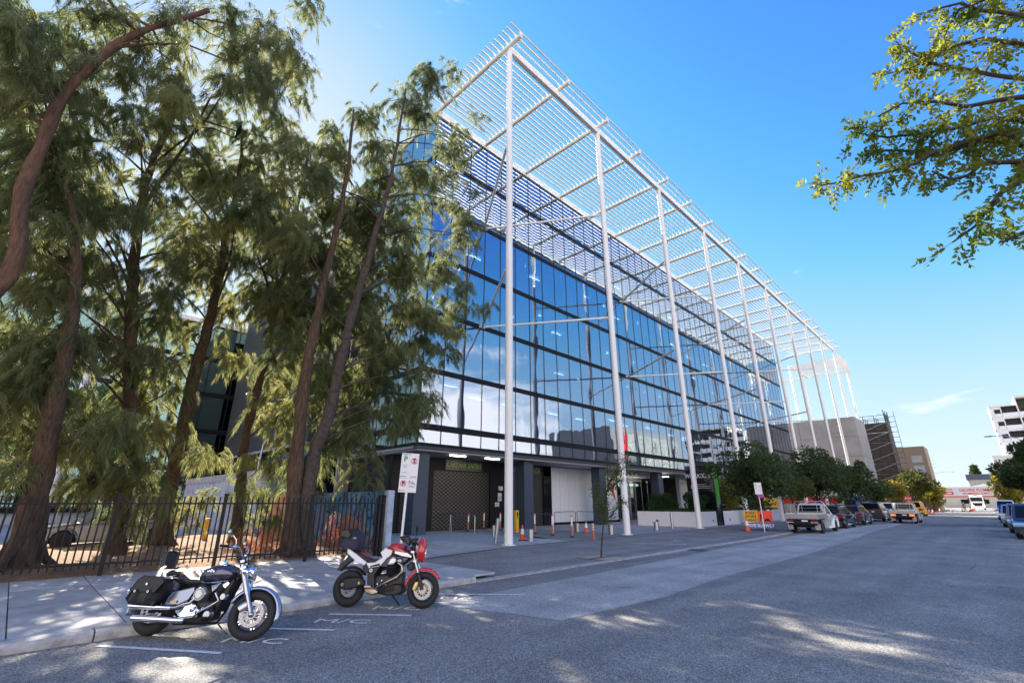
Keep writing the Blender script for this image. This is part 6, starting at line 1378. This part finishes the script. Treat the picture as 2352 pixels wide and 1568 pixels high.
def shrub(loc, rad, label, seed, n=7000, size=.10):
    q = thing('shrub', label, 'shrub', loc); mb = MB(); r = np.random.RandomState(seed)
    for k in range(7): a = k * .9; mb.tube([(0, 0, 0), (.3 * rad[0] * math.cos(a), .3 * rad[1] * math.sin(a), rad[2] * .5), (.7 * rad[0] * math.cos(a), .7 * rad[1] * math.sin(a), rad[2] * 1.1)], [.03, .02, .008], 5)
    mb.obj('stems', M['bark_grey'], q); v = [blob_leaves((r.normal(0, .45) * rad[0], r.normal(0, .45) * rad[1], rad[2] * r.uniform(.4, 1.5)), (rad[0] * .45, rad[1] * .45, rad[2] * .4), n // 14, size, seed * 31 + k, .2, 4) for k in range(14)]
    tag(inst('foliage', rawmesh('foliage', np.concatenate(v), None, 4, M['leaf_hedge']), q), kind='stuff')
shrub((-20.6, 39.4, 1.1), (1.1, .9, .85), 'dense rounded green shrub at the left of the planter', 3, 9000); shrub((-18.4, 40.6, 1.1), (.9, .8, .9), 'dense green shrub against the front of the black slab', 4, 7000)
shrub((-19.2, 56, 1.1), (1.3, 2.8, .7), 'long clipped hedge mass in the second planter', 6, 8000, .14)
# inspection covers
for (x, y, lab) in ((2620, 2063, 'square service cover set in the apron near the kerb'), (1625, 2150, 'small dark service cover in the pale footpath end')):
    p = G(x / 1.633, y / 1.633); tag(MB().bb(-.35, .35, -.25, .25, .0, .006).obj('service_cover', M['asphalt_dark'], None, loc=(p.x, p.y, .024)), lab, 'service cover')
# litter by the fence
p = G(425, 1314); tag(MB().lathe([(0, 0), (.035, .0), (.04, .11), (.036, .11), (.03, .01)], 12).obj('paper_cup', M['signwhite'], None, True, (p.x + .2, p.y, FP + .04), (R(80), 0, 1)), 'crushed white and red drink cup on the mulch edge', 'cup')

# ================================================================== FAR END OF THE STREET
q = thing('concrete_building', 'windowless grey precast concrete building past the glass block', 'building', (-15, 104, 0)); 
pw = 4.6
for i in range(8):
    for j in range(4): MB().bb(-(i + 1) * pw + .03, -i * pw - .03, 0, .25, 2.7 + j * 3.5, 2.7 + (j + 1) * 3.5 - .05).obj('precast_panel', M['concrete'], q)
for i in range(2):
    for j in range(4): MB().bb(-.25, 0, .3 + i * pw, .3 + (i + 1) * pw - .06, 2.7 + j * 3.5, 2.7 + (j + 1) * 3.5 - .05).obj('precast_panel', M['concrete'], q)
MB().bb(-36, -.3, .28, 9.4, 0, 16.6).obj('core', M['concrete_wall'], q); MB().bb(-37, .02, -.04, .2, 1.6, 2.7).obj('red_band', M['red'], q); MB().bb(-37, .0, -.02, .2, 0, 1.6).obj('base_wall', M['slab2'], q)
MB().bb(-.2, .03, .3, 9.4, 1.6, 2.7).obj('red_band', M['red'], q)
M['scaff'] = mat('scaff', (.05, .038, .034), .8, var=.5, vscale=1.5)
q = thing('scaffold_tower', 'dark meshed scaffold tower beside the concrete building', 'scaffold', (-17.6, 119, 0)); q.scale = (1.22, 1, 1); sb = MB()
for x in (0, 1.5, 3.0, 4.4):
    for y in (0, 2.5, 5): MB().cyl((x, y, 0), (x, y, 19.6 if x > 3 else 18.4), .06, n=6).obj('standard', M['charcoal'], q)
for k in range(18):
    z = 1.5 + k * 1.0
    for y in (0, 5): sb.bar((-.2, y, z), (4.6, y, z), .09)
    for x in (0, 4.4): sb.bar((x, -.2, z), (x, 5.2, z), .09)
tag(sb.obj('ledgers', M['charcoal'], q), kind='stuff')
for k in range(9):
    z = 1.0 + k * 2.0; MB().bb(0, 4.4, .2, 4.8, z, z + .06).obj('deck', M['bark'], q)
    MB().bar((0, -.05, z), (4.4, -.05, z + 2), .05).obj('brace', M['steel'], q)
    if k < 8: MB().bb(.05, 4.35, .08, .1, z + .1, z + 1.9).obj('mesh_panel', M['scaff'], q)
    MB().bb(4.42, 4.44, .1, 4.9, z + .1, z + 1.9).obj('mesh_panel', M['scaff'], q)
for k in range(17): MB().bar((4.9, 0, 2 + k), (5.7, 0, 2 + k), .08).bar((4.9, 0, 2 + k), (4.9, 0, 3 + k), .06).bar((5.7, 0, 2 + k), (5.7, 0, 3 + k), .06).obj('ladder_bay', M['charcoal'], q)
q = thing('brown_block', 'brown low-rise block with pale windows behind the scaffold', 'building', (-13.5, 150, 0)); MB().bb(-6, 4.0, 0, 10, 0, 14.6).obj('wall', mat('brownwall', (.20, .15, .11), .8), q)
for k in range(2): MB().bb(1.2, 3.2, -.06, 0, 8.6 + k * 2.3, 10.2 + k * 2.3).obj('window', M['lens'], q)
# plumbing warehouse
q = thing('warehouse', 'low cream warehouse with red stripe and plumbing supplies lettering across the end of the street', 'shop building', (-14, 236, 0))
h1, h2 = 7.0, 3.7
MB().bb(-30, 22, 0, 20, 0, h2).obj('wall', M['paint_cream'], q); MB().bb(-30, 22, -.4, 18, h2 + .25, h1).obj('sign_fascia', mat('fascia', (.55, .54, .54), .6), q); MB().bb(-30, 22, -.5, 0, h2, h2 + .25).obj('red_stripe', M['signred'], q)
MB().slab([(8, h1), (21, h1), (21, h1 + .5), (16, h1 + 1.0), (12, h1 + .9)], -.2, 12).obj('gable', M['signwhite'], q)
text('lettering', 'GALVINS PLUMBING SUPPLIES', 1.35, M['signred'], q, (12.3, -.45, 5.9), (N90, 0, 0), sx=.78, bold=.02); text('lettering', 'PLUMBING SUPPLY SPECIALISTS', 1.0, M['signred'], q, (12.3, -.45, 4.75), (N90, 0, 0), sx=.88, bold=.01)
for (a, b_, z) in ((-1.5, 3.6, 6.2), (-1.0, 3.6, 5.4), (-1.5, 3.6, 4.6)): MB().bb(a, b_, -.45, -.4, z - .16, z + .16).obj('logo_bar', M['signred'], q)
MB().bb(3.2, 3.6, -.45, -.4, 4.6, 5.4).obj('logo_bar', M['signred'], q)
for k in range(3): MB().bb(5 + k * 2.6, 7 + k * 2.6, -.06, 0, 1.4, 2.8).obj('window', M['carglass'], q)
q = thing('far_shed', 'dark roofed shed rising behind the warehouse', 'building', (-6, 262, 0)); MB().bb(0, 17, 0, 10, 0, 10.2).obj('wall', M['concrete_wall'], q); MB().bb(-.5, 15, -.5, 10, 10.2, 12.2).obj('roof', M['navy'], q)
broad('norfolk_pine', 'small dark conical tree above the far shed roof', 'tree' if 0 else (-4.5, 275, 0), 15.5, ((0, 0, 12.5), (1.8, 1.8, 3.5)), .6, 1400, 'leaf_dark', 44, .25) if 0 else None
q = thing('conifer', 'small dark conical pine above the far shed roof', 'tree', (-3.6, 275, 0)); MB().cyl((0, 0, 0), (0, 0, 17.2), .3, .05, 8).obj('trunk', M['bark'], q)
tag(inst('crown', rawmesh('crown', np.concatenate([blob_leaves((0, 0, 10 + k * 1.15), (2.6 - k * .38, 2.6 - k * .38, .35), 300, .8, 60 + k, -.1, 4) for k in range(6)]), None, 4, M['leaf_dark']), q), kind='stuff')
# apartment block on the right
q = thing('apartment_block', 'white apartment tower with balconies at the right edge', 'apartment building', (3.75, 160, 0)); AW = 20
fl = 2.9; nf = 8
for k in range(nf):
    z = 23.4 - (k + 1) * fl
    MB().bb(0, AW, .0, 12, z, z + .45).obj('floor_slab', M['white'], q)
    bays = [(0, 2.0, 0), (2.0, 4.6, 1), (4.85, 8.4, 1), (8.4, 12, 0), (12, 16, 1)]
    for (a, b_, rec) in bays:
        if rec:
            MB().bb(a, b_, 1.5, 1.7, z + .45, z + fl).obj('wall', M['charcoal'], q); MB().bb(a + .5, b_ - .5, 1.45, 1.5, z + .5, z + 2.5).obj('window', M['carglass'], q); MB().bb(a, b_, -.03, .0, z + .45, z + 1.35).obj('balustrade', M['glass_side'], q)
        else:
            MB().bb(a + (.12 if a == 0 else 0), b_, .05, .3, z + .45, z + fl).obj('wall', M['white'], q); w = MB().bb(a + .75, min(b_ - .2, a + 1.95), .0, .05, z + .75, z + 2.3).obj('window', M['carglass'], q); MB().bb(a + .7, min(b_ - .15, a + 2.0), -.03, .0, z + .5, z + 1.3).obj('balustrade', M['glass_side'], q)
MB().bb(0, .12, .0, 12, 0, 23.4).obj('side_wall', M['white'], q); MB().bb(-.1, 4.7, -.2, 12, 23.4, 23.8).obj('roof', M['white'], q); MB().bb(4.6, AW, -.6, 12, 25.0, 25.5).obj('roof', M['cream'], q); MB().bb(4.6, 4.85, -.5, 3, 0, 25).obj('fin_wall', M['cream'], q); MB().bb(4.9, AW, 2, 12, 0, 25).obj('core', M['charcoal'], q); MB().bb(.2, 4.6, 2, 12, 0, 23.4).obj('core', M['charcoal'], q)
MB().bb(-2.2, 1.5, -4, 10, 0, 11.8).obj('podium', M['white'], q); MB().bb(-2.2, 1.5, -4.2, -4, 11.0, 12).obj('podium_parapet', M['cream'], q)
for k in range(3): MB().bb(-1.3, -.3, -4.05, -4.0, 8.6 - k * 2.9, 10 - k * 2.9).obj('window', M['carglass'], q)
# hoardings
q = thing('blue_hoarding', 'blue printed site hoarding behind the parked cars', 'hoarding', (-13.2, 72, 0)); 
for k in range(10): MB().bb(-.03, .03, k * 2.4, k * 2.4 + 2.36, .1, 2.7).obj('panel', M['blue'] if k < 9 else M['ylw'], q)
for k in range(10): MB().bb(-.3, -.05, k * 2.4, k * 2.4 + .08, 0, 2.6).obj('strut', M['steel'], q)
MB().bb(.03, .05, 14, 16.4, .8, 1.7).obj('notice', M['signwhite'], q)
q = thing('yellow_hoarding', 'yellow site hoarding panel under the street trees', 'hoarding', (-19.5, 62, 0)); MB().bb(-.03, .03, 0, 3.0, .1, 2.4).obj('panel', M['ylw'], q); MB().bb(-.03, .03, 3.04, 6.0, .1, 2.4).obj('panel', M['ylw'], q)
q = thing('far_shopfronts', 'row of low tan shopfronts with awnings beyond the hoarding', 'shop', (-13.5, 128, 0)); MB().bb(-8, 0, 0, 45, 0, 3.6).obj('wall', M['concrete_wall'], q); MB().bb(0, 1.8, 2, 40, 2.7, 2.85).obj('awning', M['paint_bronze'], q)
for k in range(6): MB().bb(0, .05, 3 + k * 6, 7 + k * 6, .5, 2.4).obj('window', M['carglass'], q)
q = thing('stop_bat', 'round red STOP bat held on a pole among the road works', 'road sign', (-8.35, 84, 0)); MB().cyl((0, 0, 0), (0, 0, 2.2), .03, n=6).obj('pole', M['white'], q); MB().lathe([(0, -.02), (.42, -.02), (.42, .02), (0, .02)], 8, (0, 0, 2.35), 'y').obj('disc', M['signred'], q); text('lettering', 'STOP', .28, M['signwhite'], q, (0, -.03, 2.35), (N90, 0, 0), bold=.01)
cg = 'traffic cones closing the far lane'
for i, (x, y, h, lab) in enumerate(((2136, 1180, .9, 'first cone of the far row, beside the yellow vehicle'), (2144, 1179, .8, 'second cone close to the yellow vehicle'), (2160, 1176, .9, 'cone left of the lone pair in the lane'), (2187, 1175.5, .9, 'middle cone alone on the sunlit strip'), (2212, 1175, .9, 'cone at the feet of the road worker'), (2229, 1174.5, .95, 'front cone of the stacked line'), (2232, 1173.2, 1.0, 'second cone of the stacked line'), (2235, 1172, 1.1, 'third cone of the stacked line'), (2238, 1171, 1.2, 'last cone of the stacked line'))):
    p = G(x, y); cone((p.x, p.y, .01), lab, h, group=cg)
# road worker: one skinned body, clothes as children
wk = G(2217, 1171.5); wy = 140; wx = wk.x * wy / wk.y
q = thing('person', 'road worker in white helmet, orange vest and dark trousers standing by the cones', 'person', (wx, wy, .01), R(200))
jt = [(0, 0, .95), (0, 0, 1.15), (0, 0, 1.38), (0, 0, 1.50), (0, .01, 1.62), (0, .01, 1.72), (.10, 0, .92), (.12, .02, .50), (.13, .0, .08), (.14, -.12, .04), (-.10, 0, .92), (-.12, .03, .50), (-.13, .0, .08), (-.14, -.12, .04), (.19, 0, 1.40), (.26, .0, 1.12), (.24, -.12, .90), (.24, -.16, .82), (-.19, 0, 1.40), (-.27, .0, 1.12), (-.22, -.16, .95), (-.20, -.22, .90)]
ed = [(0, 1), (1, 2), (2, 3), (3, 4), (4, 5), (0, 6), (6, 7), (7, 8), (8, 9), (0, 10), (10, 11), (11, 12), (12, 13), (2, 14), (14, 15), (15, 16), (16, 17), (2, 18), (18, 19), (19, 20), (20, 21)]
rd = [.15, .14, .16, .06, .09, .10, .10, .075, .05, .045, .10, .075, .05, .045, .07, .05, .038, .04, .07, .05, .038, .04]
me = D.meshes.new('body'); me.from_pydata(jt, ed, []); me.materials.append(M['navy']); bo = inst('body', me, q); sk = bo.modifiers.new('skin', 'SKIN'); bo.modifiers.new('sub', 'SUBSURF').levels = 1; bo.modifiers['sub'].render_levels = 1
for i, v in enumerate(me.skin_vertices[0].data): v.radius = (rd[i], rd[i] * (.75 if i < 3 else 1)); v.use_root = (i == 0)
MB().loft([(.90, 0, .19, .15), (1.10, 0, .18, .14), (1.30, 0, .21, .15), (1.45, 0, .17, .12)], 14, pw=2.2).obj('vest', M['orange'], q, True); D.objects[ [o.name for o in q.children if o.name.startswith('vest')][0] ].rotation_euler = (0, R(-90), 0)
MB().cyl((0, 0, 1.10), (0, 0, 1.16), .20, n=14).obj('reflective_band', M['signwhite'], q); MB().ball((0, .0, 1.64), .095, 12, (.85, 1, 1.1)).obj('face', mat('skin', (.55, .34, .25), .6), q, True); MB().lathe([(.15, 1.68), (.13, 1.70), (.12, 1.76), (.07, 1.82), (0, 1.83)], 14).obj('helmet', M['signwhite'], q, True)
# street lamps
def lamp(x, y, h, reach, label, m='steel', side=-1):
    q = thing('street_lamp', label, 'street lamp', (x, y, 0)); MB().tube([(0, 0, 0), (0, 0, h * .75), (side * reach * .2, 0, h * .95), (side * reach * .6, 0, h), (side * reach, 0, h)], [.10, .07, .05, .04, .03], 8).obj('pole', M[m], q, True)
    MB().loft([(-.35, 0, .02, .02), (-.2, 0, .13, .05), (.2, 0, .15, .06), (.35, 0, .02, .02)], 10).obj('lamp_head', M['charcoal'], q, True, (side * reach, 0, h)); return q
a = AY(2270, 1002, 70); lamp(3.6, 70, a.z, 3.6 - a.x, 'street lamp arm reaching left from the dark tree at the right edge')
a = AY(2275, 1085, 130); lamp(3.9, 130, a.z, 3.9 - a.x, 'distant street lamp in front of the yellow-lit tree')
a = AY(2188, 1083, 200); lamp(-14, 200, a.z, a.x + 14, 'far street lamp arm above the warehouse roof', side=1)
a = AY(488, 1000, 30); lamp(-38, 12, 6.2, 1.2, 'pale car park lamp behind the casuarina trunks', 'white', 1)
# roof aerial far away
q = thing('radio_mast', 'thin lattice aerial above the far trees', 'mast', (-13, 215, 0)); MB().cyl((0, 0, 0), (0, 0, 17), .12, n=6).obj('mast_pole', M['steel'], q)
for k in range(4): MB().bar((-1.2, 0, 13 + k * 1.1), (1.2, 0, 13 + k * 1.1), .12).obj('aerial_arm', M['steel'], q)
